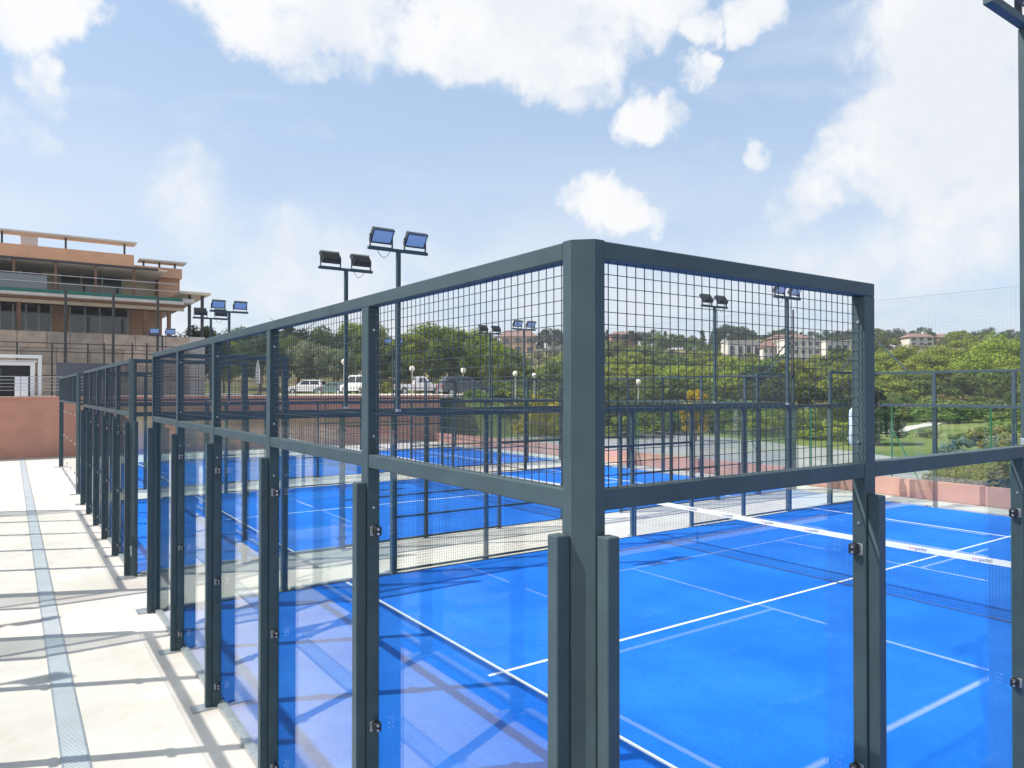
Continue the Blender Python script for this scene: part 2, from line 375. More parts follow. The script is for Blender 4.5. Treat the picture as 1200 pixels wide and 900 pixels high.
class MB:
    def __init__(s): s.v = []; s.f = []; s.mi = []
    def add(s, vs_, fs, mi=0):
        b = len(s.v); s.v += [tuple(x) for x in vs_]
        for f in fs: s.f.append(tuple(b+i for i in f)); s.mi.append(mi)
        return s
    def box(s, x0, x1, y0, y1, z0, z1, mi=0):
        return s.add([(x0,y0,z0),(x1,y0,z0),(x1,y1,z0),(x0,y1,z0),(x0,y0,z1),(x1,y0,z1),(x1,y1,z1),(x0,y1,z1)],
                     [(0,3,2,1),(4,5,6,7),(0,1,5,4),(1,2,6,5),(2,3,7,6),(3,0,4,7)], mi)
    def prism(s, pts, z0, z1, mi=0):       # pts counter-clockwise in xy
        n = len(pts)
        return s.add([(x,y,z0) for x,y in pts]+[(x,y,z1) for x,y in pts],
                     [tuple(range(n-1,-1,-1)), tuple(range(n,2*n))]+[(i,(i+1)%n,n+(i+1)%n,n+i) for i in range(n)], mi)
    def extr(s, pts, y0, y1, mi=0):        # profile in xz extruded along y
        n = len(pts)
        return s.add([(x,y0,z) for x,z in pts]+[(x,y1,z) for x,z in pts],
                     [tuple(range(n)), tuple(range(2*n-1,n-1,-1))]+[((i+1)%n,i,n+i,n+(i+1)%n) for i in range(n)], mi)
    def tube(s, p, q, r0, r1=None, n=6, mi=0, caps=True):
        p = Vector(p); q = Vector(q); r1 = r0 if r1 is None else r1
        d = (q-p).normalized(); a = d.orthogonal().normalized(); b = d.cross(a)
        vs_ = []
        for c, r in ((p, r0), (q, r1)):
            for i in range(n):
                t = 2*math.pi*i/n; vs_.append(c+a*(r*math.cos(t))+b*(r*math.sin(t)))
        fs = [(i,(i+1)%n,n+(i+1)%n,n+i) for i in range(n)]
        if caps: fs += [tuple(range(n-1,-1,-1)), tuple(range(n,2*n))]
        return s.add(vs_, fs, mi)
    def lathe(s, prof, n=14, mi=0, c=(0,0)):
        vs_ = []
        for r, z in prof:
            for i in range(n):
                t = 2*math.pi*i/n; vs_.append((c[0]+r*math.cos(t), c[1]+r*math.sin(t), z))
        fs = []
        for k in range(len(prof)-1):
            for i in range(n):
                fs.append((k*n+i, k*n+(i+1)%n, (k+1)*n+(i+1)%n, (k+1)*n+i))
        fs.append(tuple(range(n-1,-1,-1))); m_ = (len(prof)-1)*n; fs.append(tuple(range(m_, m_+n)))
        return s.add(vs_, fs, mi)
    def mesh(s, name, *mats, smooth=False):
        me = bpy.data.meshes.new(name); me.from_pydata(s.v, [], s.f); me.update()
        for m in mats: me.materials.append(m)
        if len(mats) > 1: me.polygons.foreach_set('material_index', s.mi)
        if smooth: me.polygons.foreach_set('use_smooth', [True]*len(me.polygons))
        return me

_bx = {}
def box_mesh(dx, dy, dz, m, bev):
    key = (round(dx,4), round(dy,4), round(dz,4), m, round(bev,4))
    if key not in _bx:
        bm = bmesh.new(); bmesh.ops.create_cube(bm, size=1.0)
        for v in bm.verts: v.co = Vector((v.co.x*dx, v.co.y*dy, v.co.z*dz))
        if bev > 0: bmesh.ops.bevel(bm, geom=bm.edges[:], offset=min(bev, dx*.3, dy*.3, dz*.3), segments=1, affect='EDGES')
        me = bpy.data.meshes.new('box_piece'); bm.to_mesh(me); bm.free(); me.materials.append(M[m])
        _bx[key] = me
    return _bx[key]
def part(name, parent, x0, x1, y0, y1, z0, z1, m, bev=0.004):
    return link(name, box_mesh(x1-x0, y1-y0, z1-z0, m, bev), parent, ((x0+x1)/2, (y0+y1)/2, (z0+z1)/2))
_cache = {}
def cached(key, fn):
    if key not in _cache: _cache[key] = fn()
    return _cache[key]

# ------------------------------------------------------------------ terrain
def ss(a, b, x):
    t = max(0.0, min(1.0, (x-a)/(b-a))); return t*t*(3-2*t)
def photo_x(u, v):
    dx, dy = u-CAM.x, v-CAM.y
    f = dx*FW.x+dy*FW.y; r = dx*RT.x+dy*RT.y
    if f <= 0.01: return 3000 if r > 0 else -3000
    return 600+F_PX*r/f
def ground_z(u, v):
    d = math.hypot(u-CAM.x, v-CAM.y)
    f = (u-CAM.x)*FW.x+(v-CAM.y)*FW.y
    px = photo_x(u, v)
    w = ss(690, 540, px) if f > 0 else (1.0 if u < 0 else 0.0)
    up = ss(41.0, 44.0, v)
    pl = w*up*2.9
    right = 17.8*max(0, min(1.0, (d-88)/172))**2
    left = 13.5*max(0, min(1.0, (d-80)/180))**1.6
    hill = (right*(1-w)+left*w)
    hill *= 1-0.45*ss(290, 700, d)
    nz = noise.noise(Vector((u*.02, v*.02, 3.1)))*1.2*ss(60, 160, d)+noise.noise(Vector((u*.07, v*.07, 9.1)))*.55*ss(45, 90, d)
    z = pl+hill+nz
    if d < 60 or f < 5: z -= 0.35*(1-ss(22, 40, d)) if False else 0
    return z
def build_ground():
    b = MB()
    radii = [0.5]+[6*1.062**i for i in range(85)]
    nA = 288
    for r in radii:
        for k in range(nA):
            a = 2*math.pi*k/nA
            u, v = CAM.x+r*math.cos(a), CAM.y+r*math.sin(a)
            z = ground_z(u, v)
            if -46 < u < 24 and -46 < v < 44: z = -0.6      # under the paved platform
            elif u < 47 and v < 60 and u > 20 and z < 0.6: z = z-0.06
            b.v.append((u, v, z))
    for i in range(len(radii)-1):
        for k in range(nA):
            b.f.append((i*nA+k, i*nA+(k+1)%nA, (i+1)*nA+(k+1)%nA, (i+1)*nA+k)); b.mi.append(0)
    m = bpy.data.materials.new('grass_and_scrub'); m.use_nodes = True
    N = m.node_tree.nodes; L = m.node_tree.links; p = N['Principled BSDF']; p.inputs['Roughness'].default_value = 0.95
    p.inputs['Specular IOR Level'].default_value = 0.1
    g = N.new('ShaderNodeNewGeometry')
    def nz(scale, detail):
        t = N.new('ShaderNodeTexNoise'); t.inputs['Scale'].default_value = scale; t.inputs['Detail'].default_value = detail
        L.new(g.outputs['Position'], t.inputs['Vector']); return t.outputs['Fac']
    def mixc(f, a, c):
        o = N.new('ShaderNodeMix'); o.data_type = 'RGBA'
        L.new(f, o.inputs[0])
        for i, s in ((6, a), (7, c)):
            if isinstance(s, tuple): o.inputs[i].default_value = (*s, 1)
            else: L.new(s, o.inputs[i])
        return o.outputs[2]
    def mr(v, a, c):
        o = N.new('ShaderNodeMapRange'); L.new(v, o.inputs[0]); o.inputs[1].default_value = a; o.inputs[2].default_value = c; return o.outputs[0]
    grass = mixc(mr(nz(0.12, 5), .38, .62), (0.10, 0.145, 0.035), (0.18, 0.20, 0.065))
    scrub = mixc(mr(nz(0.09, 7), .38, .62), (0.075, 0.085, 0.03), (0.21, 0.17, 0.09))
    ln = N.new('ShaderNodeVectorMath'); ln.operation = 'DISTANCE'; L.new(g.outputs['Position'], ln.inputs[0]); ln.inputs[1].default_value = CAM
    far = mr(ln.outputs['Value'], 85, 120)
    col = mixc(far, grass, scrub)
    L.new(col, p.inputs['Base Color'])
    bp = N.new('ShaderNodeBump'); bp.inputs['Strength'].default_value = 0.5; bp.inputs['Distance'].default_value = 0.1
    L.new(nz(3.0, 5), bp.inputs['Height']); L.new(bp.outputs[0], p.inputs['Normal'])
    o = link('ground', b.mesh('ground', m, smooth=True)); tag(o, kind='structure')
build_ground()
def sheet(name, pts, z, m, parent=None, thick=0.0):
    b = MB().prism(pts, z-max(thick, .002), z)
    o = link(name, b.mesh(name, M[m]), parent)
    if parent is None: tag(o, kind='structure')
    return o
sheet('plaza', [(-45,-45),(21.35,-45),(21.35,41.0),(-45,41.0)], 0.0, 'concrete', thick=0.3)
sheet('yard', [(21.7,-45),(24,-45),(28,-10),(31,9.5),(36.5,20),(41,34),(45,50),(44,58),(34,56),(21.7,44)], 0.004, 'asphalt', thick=0.3)
sheet('terrace', [(-45,41.3),(23.0,41.3),(47,70),(43,78),(24,86),(-5,92),(-45,92)], 3.05, 'concrete', thick=0.25)

# drain channel along the walkway
def build_drain():
    root = empty('drain_channel', (0,0,0), 0, 'narrow grey slotted drain grating let into the pale concrete walkway', 'drain')
    tr = MB().box(-1.37,-1.18,-12,40.5,-0.02,0.004); link('channel', tr.mesh('channel', M['drainbed']), root)
    for x0, x1 in ((-1.385,-1.37),(-1.18,-1.165)):
        link('edge_rail', MB().box(x0,x1,-12,40.5,0.0,0.011).mesh('edge_rail', M['galv']), root)
    b = MB(); y = -12.0
    while y < 40.4:
        b.box(-1.3695,-1.1805,y,y+0.016,0.004,0.009); y += 0.03
    o = link('grating', b.mesh('grating', M['drainbar']), root); o['kind'] = 'stuff'
M['drainbed'] = mat('drain_bed', (0.44, 0.46, 0.47), 0.8)
M['drainbar'] = mat('drain_bar', (0.54, 0.57, 0.59), 0.55, var=0.1, scale=2)
build_drain()

# ------------------------------------------------------------------ courts
H_TOP, H_MID, H_ST = 3.91, 2.95, 2.78
T = 0.075
OX, OY = 0.065, 0.045
def mesh_panel_mesh(w, h, pitch=0.05, r=0.0015):
    def fn():
        b = MB(); n = int(round(w/pitch)); k = int(round(h/pitch))
        def wire(x0, x1, z0, z1, y):
            b.add([(x0,y-r,z0),(x1,y-r,z1) if z0 == z1 else (x1,y-r,z0),(x1,y-r,z1),(x0,y-r,z1)], []) if False else None
        for i in range(n+1):
            x = -w/2+w*i/n
            b.add([(x-r,-r,-h/2),(x+r,-r,-h/2),(x+r,r,-h/2),(x-r,r,-h/2),(x-r,-r,h/2),(x+r,-r,h/2),(x+r,r,h/2),(x-r,r,h/2)],
                  [(0,1,5,4),(1,2,6,5),(2,3,7,6),(3,0,4,7)])
        for i in range(k+1):
            z = -h/2+h*i/k; y = 2*r
            b.add([(-w/2,y-r,z-r),(w/2,y-r,z-r),(w/2,y-r,z+r),(-w/2,y-r,z+r),(-w/2,y+r,z-r),(w/2,y+r,z-r),(w/2,y+r,z+r),(-w/2,y+r,z+r)],
                  [(0,1,2,3),(3,2,6,7),(7,6,5,4),(4,5,1,0)])
        return b.mesh('mesh_panel', M['wire'])
    return cached(('mesh', round(w,3), round(h,3), pitch), fn)
def glass_mesh(w, h):
    def fn():
        t = 0.006; b = MB().box(-w/2, w/2, -t, t, -h/2, h/2)
        b.mi = [1, 1, 0, 1, 0, 1]
        return b.mesh('glass_pane', M['glass'], M['glassedge'])
    return cached(('glass', round(w,3), round(h,3)), fn)
def bolt_mesh():
    return cached('bolt', lambda: MB().tube((0,0,0),(0,-0.008,0),0.008,n=6).mesh('bolt', M['bolt']))

class Wall:
    """maps (s along the wall, n outwards, z) of one wall of a court to court axes"""
    def __init__(w, root, o, s, n): w.root, w.o, w.s, w.n = root, Vector(o), Vector(s), Vector(n)
    def pt(w, s, n): return w.o+w.s*s+w.n*n
    def part(w, name, s0, s1, n0, n1, z0, z1, m, bev=0.004, parent=None):
        a = w.pt(s0, n0); b = w.pt(s1, n1)
        return part(name, parent or w.root, min(a.x,b.x), max(a.x,b.x), min(a.y,b.y), max(a.y,b.y), z0, z1, m, bev)
    def rotz(w): return math.atan2(w.s.y, w.s.x)
    def panel(w, name, me, s, n, z):
        p = w.pt(s, n)
        return link(name, me, w.root, (p.x, p.y, z), (0, 0, w.rotz()))
    def clip(w, s, z, side):
        p = w.pt(s+side*0.072, 0.022)
        c = link('glass_clip', box_mesh(0.044, 0.044, 0.055, 'black', 0.006), w.root, (p.x, p.y, z))
        q = w.s*(side*0.022)
        r = (0, 0, math.atan2((w.s*side).y, (w.s*side).x)+math.pi/2)
        for dz in (-0.014, 0.014): link('bolt', bolt_mesh(), c, (q.x+w.n.x*0.006, q.y+w.n.y*0.006, dz), r)
        # the lug that reaches the post
        p2 = w.pt(s+side*0.0525, 0.045)
        l = link('clip_lug', box_mesh(0.03 if abs(w.n.x)>.5 else 0.006, 0.006 if abs(w.n.x)>.5 else 0.03, 0.06, 'galv', 0.001), w.root, (p2.x, p2.y, z))

def tall_post(w, s, h, detail, st=True):
    p = w.part('post', s-0.05, s+0.05, 0, T, 0.012, h, 'steel')
    if st:
        w.part('stiffener_post', s-0.033, s+0.033, T+0.001, T+0.064, 0.012, H_ST, 'steel')
    w.part('base_plate', s-0.09, s+0.09, -0.04, 0.27 if st else 0.12, 0.0, 0.012, 'galv', 0.002)
    if detail:
        for side in (-1, 1):
            for z in (0.22, 1.32, 2.49): w.clip(s, z, side)
            r = math.atan2((w.s*side).y, (w.s*side).x)+math.pi/2
            for z in ((3.70, 3.06, 2.63) if h > 3 else (2.63,)):
                q = w.pt(s+side*0.05, 0.04)
                c = p.location
                link('bolt', bolt_mesh(), p, (q.x-c.x, q.y-c.y, z-c.z), (0, 0, r))
    return p

CE = (OY+0.04, OX+0.04)
def end_wall(root, o, s, n, detail, pano=False):
    w = Wall(root, o, s, n)
    pts = [0, 2, 4, 6, 8, 10]
    for k in pts[1:-1]:
        if pano: w.part('post', k-0.04, k+0.04, 0.01, T-0.01, H_MID, H_TOP-0.07, 'steel')
        else: tall_post(w, k, H_TOP-0.07, detail)
    w.part('top_rail', CE[0], 10-CE[0], 0, T, H_TOP-0.07, H_TOP, 'steel')
    for a in pts[:-1]:
        s0 = a+(CE[0] if a == 0 else 0.05); s1 = a+2-(CE[0] if a == 8 else 0.05)
        w.part('middle_rail', s0, s1, 0.004, T-0.004, H_MID-0.08, H_MID, 'steel')
        w.panel('mesh_panel', mesh_panel_mesh(s1-s0, H_TOP-0.07-H_MID), (s0+s1)/2, 0.04, (H_MID+H_TOP-0.07)/2)
        g0 = a+(0.03+OY if a == 0 else 0.007); g1 = a+2-(0.03+OY if a == 8 else 0.007)
        w.panel('glass_pane', glass_mesh(g1-g0, 2.815), (g0+g1)/2, -0.014, 0.045+2.815/2)
        w.part('bottom_channel', s0+(0 if a == 0 else 0.045), s1-(0 if a == 8 else .045), -0.05, 0.034, 0.0, 0.05, 'galv', 0.003)
    if pano:
        for a in (2, 4, 6, 8):
            for z in (0.5, 1.5, 2.5):
                for ds in (-0.09, 0.09):
                    p = w.pt(a+ds, -0.004)
                    link('glass_fixing', bolt_big(), root, (p.x, p.y, z), (0, 0, math.atan2(w.n.y, w.n.x)+math.pi/2))
def bolt_big():
    return cached('boltbig', lambda: MB().tube((0,0.006,0),(0,-0.012,0),0.035,n=10).mesh('glass_fixing', M['bolt']))

def side_wall(root, o, s, n, detail, pano=False):
    w = Wall(root, o, s, n)
    for a in (2, 4, 6, 8, 10, 12, 14, 16, 18):
        if a in (2, 18):
            tall_post(w, a, H_TOP-0.07, detail and a == 2, st=not pano)
        elif a in (4, 16):
            tall_post(w, a, H_MID-0.08, detail and a == 4, st=not pano)
        else:
            w.part('post', a-0.04, a+0.04, 0.0, T, 0.012, H_MID-0.08, 'steel')
            w.part('base_plate', a-0.08, a+0.08, -0.03, 0.13, 0.0, 0.012, 'galv', 0.002)
    # low rails and the rail that runs over the lower posts
    for a in (0, 18):
        s0 = a+(CE[1] if a == 0 else 0.05); s1 = a+2-(0.05 if a == 0 else CE[1])
        t0 = a+(CE[1] if a == 0 else -0.05); t1 = a+2+(0.05 if a == 0 else -CE[1])
        w.part('top_rail', t0, t1, 0, T, H_TOP-0.07, H_TOP, 'steel')
        w.part('middle_rail', s0, s1, 0.004, T-0.004, H_MID-0.08, H_MID, 'steel')
        w.panel('mesh_panel', mesh_panel_mesh(s1-s0, H_TOP-0.07-H_MID), (s0+s1)/2, 0.04, (H_MID+H_TOP-0.07)/2)
    w.part('middle_rail', 2.05, 17.95, 0.0, T, H_MID-0.08, H_MID, 'steel')
    for a in (0, 2, 16, 18):
        g0 = a+(0.03+OX if a == 0 else 0.007); g1 = a+2-(0.03+OX if a == 18 else 0.007)
        w.panel('glass_pane', glass_mesh(g1-g0, 2.815), (g0+g1)/2, -0.014, 0.045+2.815/2)
        w.part('bottom_channel', g0+0.1, g1-0.1, -0.05, 0.034, 0.0, 0.05, 'galv', 0.003)
    for a in (4, 6, 12, 14):
        e0 = 0.05 if a in (4,) else 0.04; e1 = 0.05 if a == 14 else 0.04
        s0, s1 = a+e0, a+2-e1
        w.panel('mesh_panel', mesh_panel_mesh(s1-s0, 2.80), (s0+s1)/2, 0.04, 0.07+1.4)
        w.part('cross_rail', s0, s1, 0.02, 0.06, 1.0, 1.04, 'steel')
        w.part('bottom_rail', s0, s1, 0.02, 0.06, 0.03, 0.07, 'steel')
    for a in (8, 10):
        s0, s1 = a+0.04, a+2-0.04
        w.part('door_lintel', s0, s1, 0.015, 0.065, 2.05, 2.10, 'steel')
        w.panel('mesh_panel', mesh_panel_mesh(s1-s0, 0.77), (s0+s1)/2, 0.04, 2.10+0.385)

def text_mesh(body, size, m):
    cu = bpy.data.curves.new('lettering', 'FONT'); cu.body = body; cu.size = size; cu.align_x = 'LEFT'; cu.fill_mode = 'FRONT'
    ob = bpy.data.objects.new('tmp_text', cu); COL.objects.link(ob)
    dg = bpy.context.evaluated_depsgraph_get()
    me = bpy.data.meshes.new_from_object(ob.evaluated_get(dg))
    bpy.data.objects.remove(ob); bpy.data.curves.remove(cu)
    w = max((v.co.x for v in me.vertices), default=0)
    me.materials.clear(); me.materials.append(M[m])
    return me, w
def corner_text(): return cached('ctext', lambda: text_mesh('copadel', 0.06, 'white')[0])
def corner_post_mesh():
    return cached('corner', lambda: MB().prism([(-T,0.039),(-T,-0.010),(-0.010,-T),(0.039,-T),(0.039,-0.002),(-0.002,-0.002),(-0.002,0.039)], 0.012, H_TOP+0.003).mesh('corner_post', M['steel']))
def make_enclosure(detail, pano=False):
    root = empty('court_enclosure')
    end_wall(root, (OX,0,0), (0,1,0), (-1,0,0), detail, pano)
    end_wall(root, (20-OX,0,0), (0,1,0), (1,0,0), False, pano)
    side_wall(root, (0,OY,0), (1,0,0), (0,-1,0), detail, pano)
    side_wall(root, (0,10-OY,0), (1,0,0), (0,1,0), False, pano)
    for (x, y, r) in ((OX,OY,0),(20-OX,OY,90),(20-OX,10-OY,180),(OX,10-OY,270)):
        cp = link('corner_post', corner_post_mesh(), root, (x,y,0), (0,0,R_(r)))
        if r == 0: link('lettering', corner_text(), cp, (-T/2-.010/2-.0015+.012, -T/2-.010/2-.0015-.012, 0.36), Matrix(((0,-.7071,-.7071),(0,.7071,-.7071),(1,0,0))).to_euler())
        c, s_ = math.cos(R_(r)), math.sin(R_(r))
        def bx(name, a0, a1, b0, b1, z0, z1, m):
            p = [(x+a*c-b*s_, y+a*s_+b*c) for a in (a0,a1) for b in (b0,b1)]
            part(name, root, min(q[0] for q in p), max(q[0] for q in p), min(q[1] for q in p), max(q[1] for q in p), z0, z1, m, 0.004 if m == 'steel' else .002)
        bx('base_plate', -0.26, 0.03, -0.26, 0.03, 0.0, 0.012, 'galv')
        if not pano:
            bx('stiffener_post', -T-0.064, -T-0.001, -0.004, 0.058, 0.012, H_ST, 'steel')
            bx('stiffener_post', -0.004, 0.058, -T-0.064, -T-0.001, 0.012, H_ST, 'steel')
    return root
def make_surface(u0, v0, w=10.0, cl=True):
    b = MB().box(0.13, 19.87, 0.11, w-0.11, -0.01, 0.008)
    o = link('court_surface', b.mesh('court_surface', M['turf']), None, (u0, v0, 0)); tag(o, kind='structure')
    def line(x0, x1, y0, y1): link('court_line', MB().box(x0, x1, y0, y1, 0.008, 0.012).mesh('court_line', M['line']), o)
    line(3.025, 3.075, 0.12, w-0.12); line(16.925, 16.975, 0.12, w-0.12)
    line(2.83, 3.025, w/2-.025, w/2+.025); line(3.075, 16.925, w/2-.025, w/2+.025); line(16.975, 17.17, w/2-.025, w/2+.025)
    # rubber kerb strip where the turf ends
    for (x0,x1,y0,y1) in ((0.12,19.88,0.10,0.11),(0.12,19.88,w-0.11,w-0.10)):
        link('turf_edge', MB().box(x0,x1,y0,y1,0,0.02).mesh('turf_edge', M['black']), o)
    return o
M['line'] = mat('white_line', (0.74, 0.76, 0.78), 0.85, var=0.05, scale=20)

def make_net(lettering=True):
    root = empty('court_net', (0,0,0))
    def top(v): return 0.88+0.04*((v-5)/5)**2
    for v in (0.10, 9.90):
        link('net_post', MB().tube((0,v,0.008),(0,v,0.93),0.03,n=10).mesh('net_post', M['steel'], smooth=False), root)
    b = MB(); k = 24
    for i in range(k):
        v0, v1 = 0.12+9.76*i/k, 0.12+9.76*(i+1)/k
        z0, z1 = top(v0), top(v1)
        h = 0.085
        b.add([(-.006,v0,z0-h),(.006,v0,z0-h),(.006,v0,z0),(-.006,v0,z0),(-.006,v1,z1-h),(.006,v1,z1-h),(.006,v1,z1),(-.006,v1,z1)],
              [(0,3,7,4),(1,5,6,2),(3,2,6,7),(0,4,5,1)]+([(0,1,2,3)] if i == 0 else [])+([(4,7,6,5)] if i == k-1 else []))
    band = link('net_band', b.mesh('net_band', M['canvas']), root)
    if lettering:
        ma, wa = text_mesh('co', 0.085, 'ink_red'); mb, wb = text_mesh('padel', 0.085, 'ink_dark')
        for v in [1.0+0.92*j for j in range(9)]:
            z = top(v)-0.062
            link('lettering', ma, band, (-0.0075, v, z), (math.pi/2, 0, -math.pi/2))
            link('lettering', mb, band, (-0.0075, v-wa-0.012, z), (math.pi/2, 0, -math.pi/2))
    nb = MB(); r = 0.0013; p = 0.045
    v = 0.14
    while v < 9.88:
        z1 = top(v)-0.085
        nb.add([(-r,v-r,.02),(r,v-r,.02),(r,v+r,.02),(-r,v+r,.02),(-r,v-r,z1),(r,v-r,z1),(r,v+r,z1),(-r,v+r,z1)], [(0,1,5,4),(1,2,6,5),(2,3,7,6),(3,0,4,7)]); v += p
    z = 0.03
    while z < 0.8:
        nb.add([(-r,.14,z-r),(r,.14,z-r),(r,.14,z+r),(-r,.14,z+r),(-r,9.86,z-r),(r,9.86,z-r),(r,9.86,z+r),(-r,9.86,z+r)], [(0,1,5,4),(1,2,6,5),(2,3,7,6),(3,0,4,7)]); z += p
    link('netting', nb.mesh('netting', M['wire']), root)
    link('bottom_cord', MB().tube((0,.12,.025),(0,9.88,.025),.008,n=6).mesh('bottom_cord', M['black']), root)
    return root
def make_mast():
    """floodlight mast that stands on a court post; lamps look along +y"""
    root = empty('floodlight_mast')
    link('pole', MB().prism([(-.035,-.035),(.035,-.035),(.035,.035),(-.035,.035)],0.0,2.93).mesh('pole', M['steel']), root)
    part('foot_collar', root, -.038,.038,-.038,.038,0.0,0.05,'galv',.003)
    part('crossbar', root, -.60,.60,-.03,.03,2.93,2.985,'steel',.003)
    wb = MB()
    for k in range(10):
        a0, a1 = k/10, (k+1)/10
        pa = Vector((.15+.25*a0, -.035, 2.93-.12*math.sin(math.pi*a0))); pb = Vector((.15+.25*a1, -.035, 2.93-.12*math.sin(math.pi*a1)))
        wb.tube(pa, pb, .006, n=4, caps=False)
    link('cable', wb.mesh('cable', M['black']), root)
    for x in (-.34, .34):
        tilt = R_(-38)
        lamp = link('floodlight', cached('lamp', lamp_mesh), root, (x, 0.02, 3.20), (tilt, 0, 0))
        link('lens', cached('lens', lambda: MB().box(-.18,.18,.0455,.049,-.115,.115).mesh('lens', M['lens'])), lamp)
        yb = MB()
        for sx in (-.217, .217): yb.box(sx-.006, sx+.006, -.022, .022, 2.985, 3.215)
        yb.box(-.223,.223,-.022,.022,2.985,2.995)
        link('yoke', yb.mesh('yoke', M['lampbody']), root, (x, 0, 0))
    return root
def lamp_mesh():
    b = MB().box(-.205,.205,-.02,.045,-.14,.14)
    for i in range(11):
        x = -.19+.038*i; b.box(x-.006,x+.006,-.062,-.0202,-.125,.125)
    b.box(-.205,.205,.0455,.06,.12,.14); b.box(-.205,.205,.0455,.06,-.14,-.12)
    return b.mesh('floodlight', M['lampbody'])

A1 = make_enclosure(True)
tag(A1, 'dark grey steel and glass enclosure of the blue court farthest from the terracotta wall', 'court enclosure', 'padel court enclosures')
KIDS.update({})
def snapshot(o):
    return list(o.children)
A2 = copy_tree(A1); A2.location = (0, 12.5, 0)
tag(A2, 'dark grey steel and glass enclosure of the middle blue court of the row', 'court enclosure', 'padel court enclosures')
A3 = make_enclosure(False, True); A3.location = (0, 25.1, 0)
tag(A3, 'post-free bolted glass enclosure of the blue court closest to the terracotta wall', 'court enclosure', 'padel court enclosures')
for i, v0 in enumerate((0.0, 12.5)):
    B = copy_tree(A1); B.location = (-2.41, v0+10.05, 0); B.rotation_euler = (0,0,math.pi)
    tag(B, ('steel and glass court enclosure across the drain from the lettered net',
            'steel and glass court enclosure across the drain, opposite the middle blue court')[i], 'court enclosure', 'padel court enclosures')
for (u0, v0) in ((0,0),(0,12.5),(0,25.1)): make_surface(u0, v0)
for v0 in (0.05, 12.55): make_surface(-22.16, v0)
# the open small court on the other side of the gap, seen mirrored in the glass
nb = link('court_surface', MB().box(0.045, 19.955, -8.5, -0.30, -0.01, 0.008).mesh('court_surface', M['turf'])); tag(nb, kind='structure')
for (x0,x1,y0,y1) in ((3.33,16.78,-1.56,-1.50),(3.33,16.78,-7.66,-7.60),(3.33,3.39,-7.60,-1.56),(16.72,16.78,-7.60,-1.56),(7.78,7.84,-7.60,-1.56),(12.27,12.33,-7.60,-1.56),
                      (3.39,7.78,-4.61,-4.55),(12.33,16.72,-4.61,-4.55)):
    link('court_line', MB().box(x0,x1,y0,y1,0.008,0.012).mesh('court_line', M['line']), nb)
def small_net():
    root = empty('small_court_net', (10.05, 0, 0.008), 0, 'low portable net on the small open court, mirrored in the glass panes', 'net')
    for v in (-1.15, -8.0):
        link('net_post', MB().tube((0,v,0),(0,v,.93),.028,n=8).mesh('net_post', M['steel']), root)
    link('net_band', MB().box(-.005,.005,-7.97,-1.18,.85,.90).mesh('net_band', M['canvas']), root)
    b = MB(); r = .0016; v = -7.97
    while v < -1.18:
        b.add([(-r,v-r,.03),(r,v+r,.03),(r,v+r,.85),(-r,v-r,.85)], [(0,1,2,3)]); v += .045
    for k in range(18): b.add([(0,-7.97,.05+k*.045-r),(0,-1.18,.05+k*.045-r),(0,-1.18,.05+k*.045+r),(0,-7.97,.05+k*.045+r)], [(0,1,2,3)])
    link('netting', b.mesh('netting', M['wire']), root)
small_net()
mirror_filler = make_surface(0, -18.9);  # unseen blue court added so the side glass mirrors no bright paving
N1 = make_net(True); N1.location = (10, 0, 0)
tag(N1, 'black court net with a lettered white top band', 'net', 'court nets')
N2 = make_net(False); N2.location = (10, 12.5, 0); tag(N2, 'black court net with plain white band, on the middle blue court', 'net', 'court nets')
N3 = copy_tree(N2); N3.location = (10, 25.1, 0); tag(N3, 'black court net with plain white band, on the court beside the terracotta wall', 'net', 'court nets')

mast = make_mast(); first = True
W1 = 'court farthest from the terracotta wall'
masts = [ (4.09, -0.012, 0, 'floodlight mast on the side of the lettered-net court away from the middle court'),
          (4.08, 9.99, 180, 'twin floodlight mast between lettered-net court and middle court, walkway end, lenses towards lettered net'),
          (15.92, 9.99, 180, 'twin floodlight mast between lettered-net court and middle court, parapet end, lenses towards lettered net'),
          (4.08, 12.51, 0, 'twin floodlight mast on the middle court, walkway end, dark lamp backs towards lettered net'),
          (15.92, 12.51, 0, 'twin floodlight mast on the middle court, parapet end, dark lamp backs towards lettered net'),
          (4.08, 22.49, 180, 'twin floodlight mast on the middle court, walkway end, lenses towards the lettered net'),
          (15.92, 22.49, 180, 'twin floodlight mast on the middle court, pink parapet end, lenses towards the lettered net'),
          (4.08, 25.11, 0, 'twin floodlight mast on the bolted glass court, walkway end, lamp backs towards the middle court'),
          (15.92, 25.11, 0, 'twin floodlight mast on the bolted glass court, parapet end, lamp backs towards middle court'),
          (4.08, 35.09, 180, 'twin floodlight mast on the bolted glass court, walkway end, lenses towards the middle court'),
          (15.92, 35.09, 180, 'twin floodlight mast on the bolted glass court, pink parapet end, lenses towards the middle court'),
          (-6.49, 10.04, 180, 'floodlight mast across the drain, on the court opposite the one with the lettered net'),
          (-6.49, 12.56, 0, 'floodlight mast across the drain, on the court opposite the middle one') ]
for (u, v, r, lab) in masts:
    o = mast if first else copy_tree(mast); first = False
    o.location = (u, v, 2.952); o.rotation_euler = (0, 0, R_(r))
    tag(o, lab, 'floodlight', 'floodlight masts of the courts')

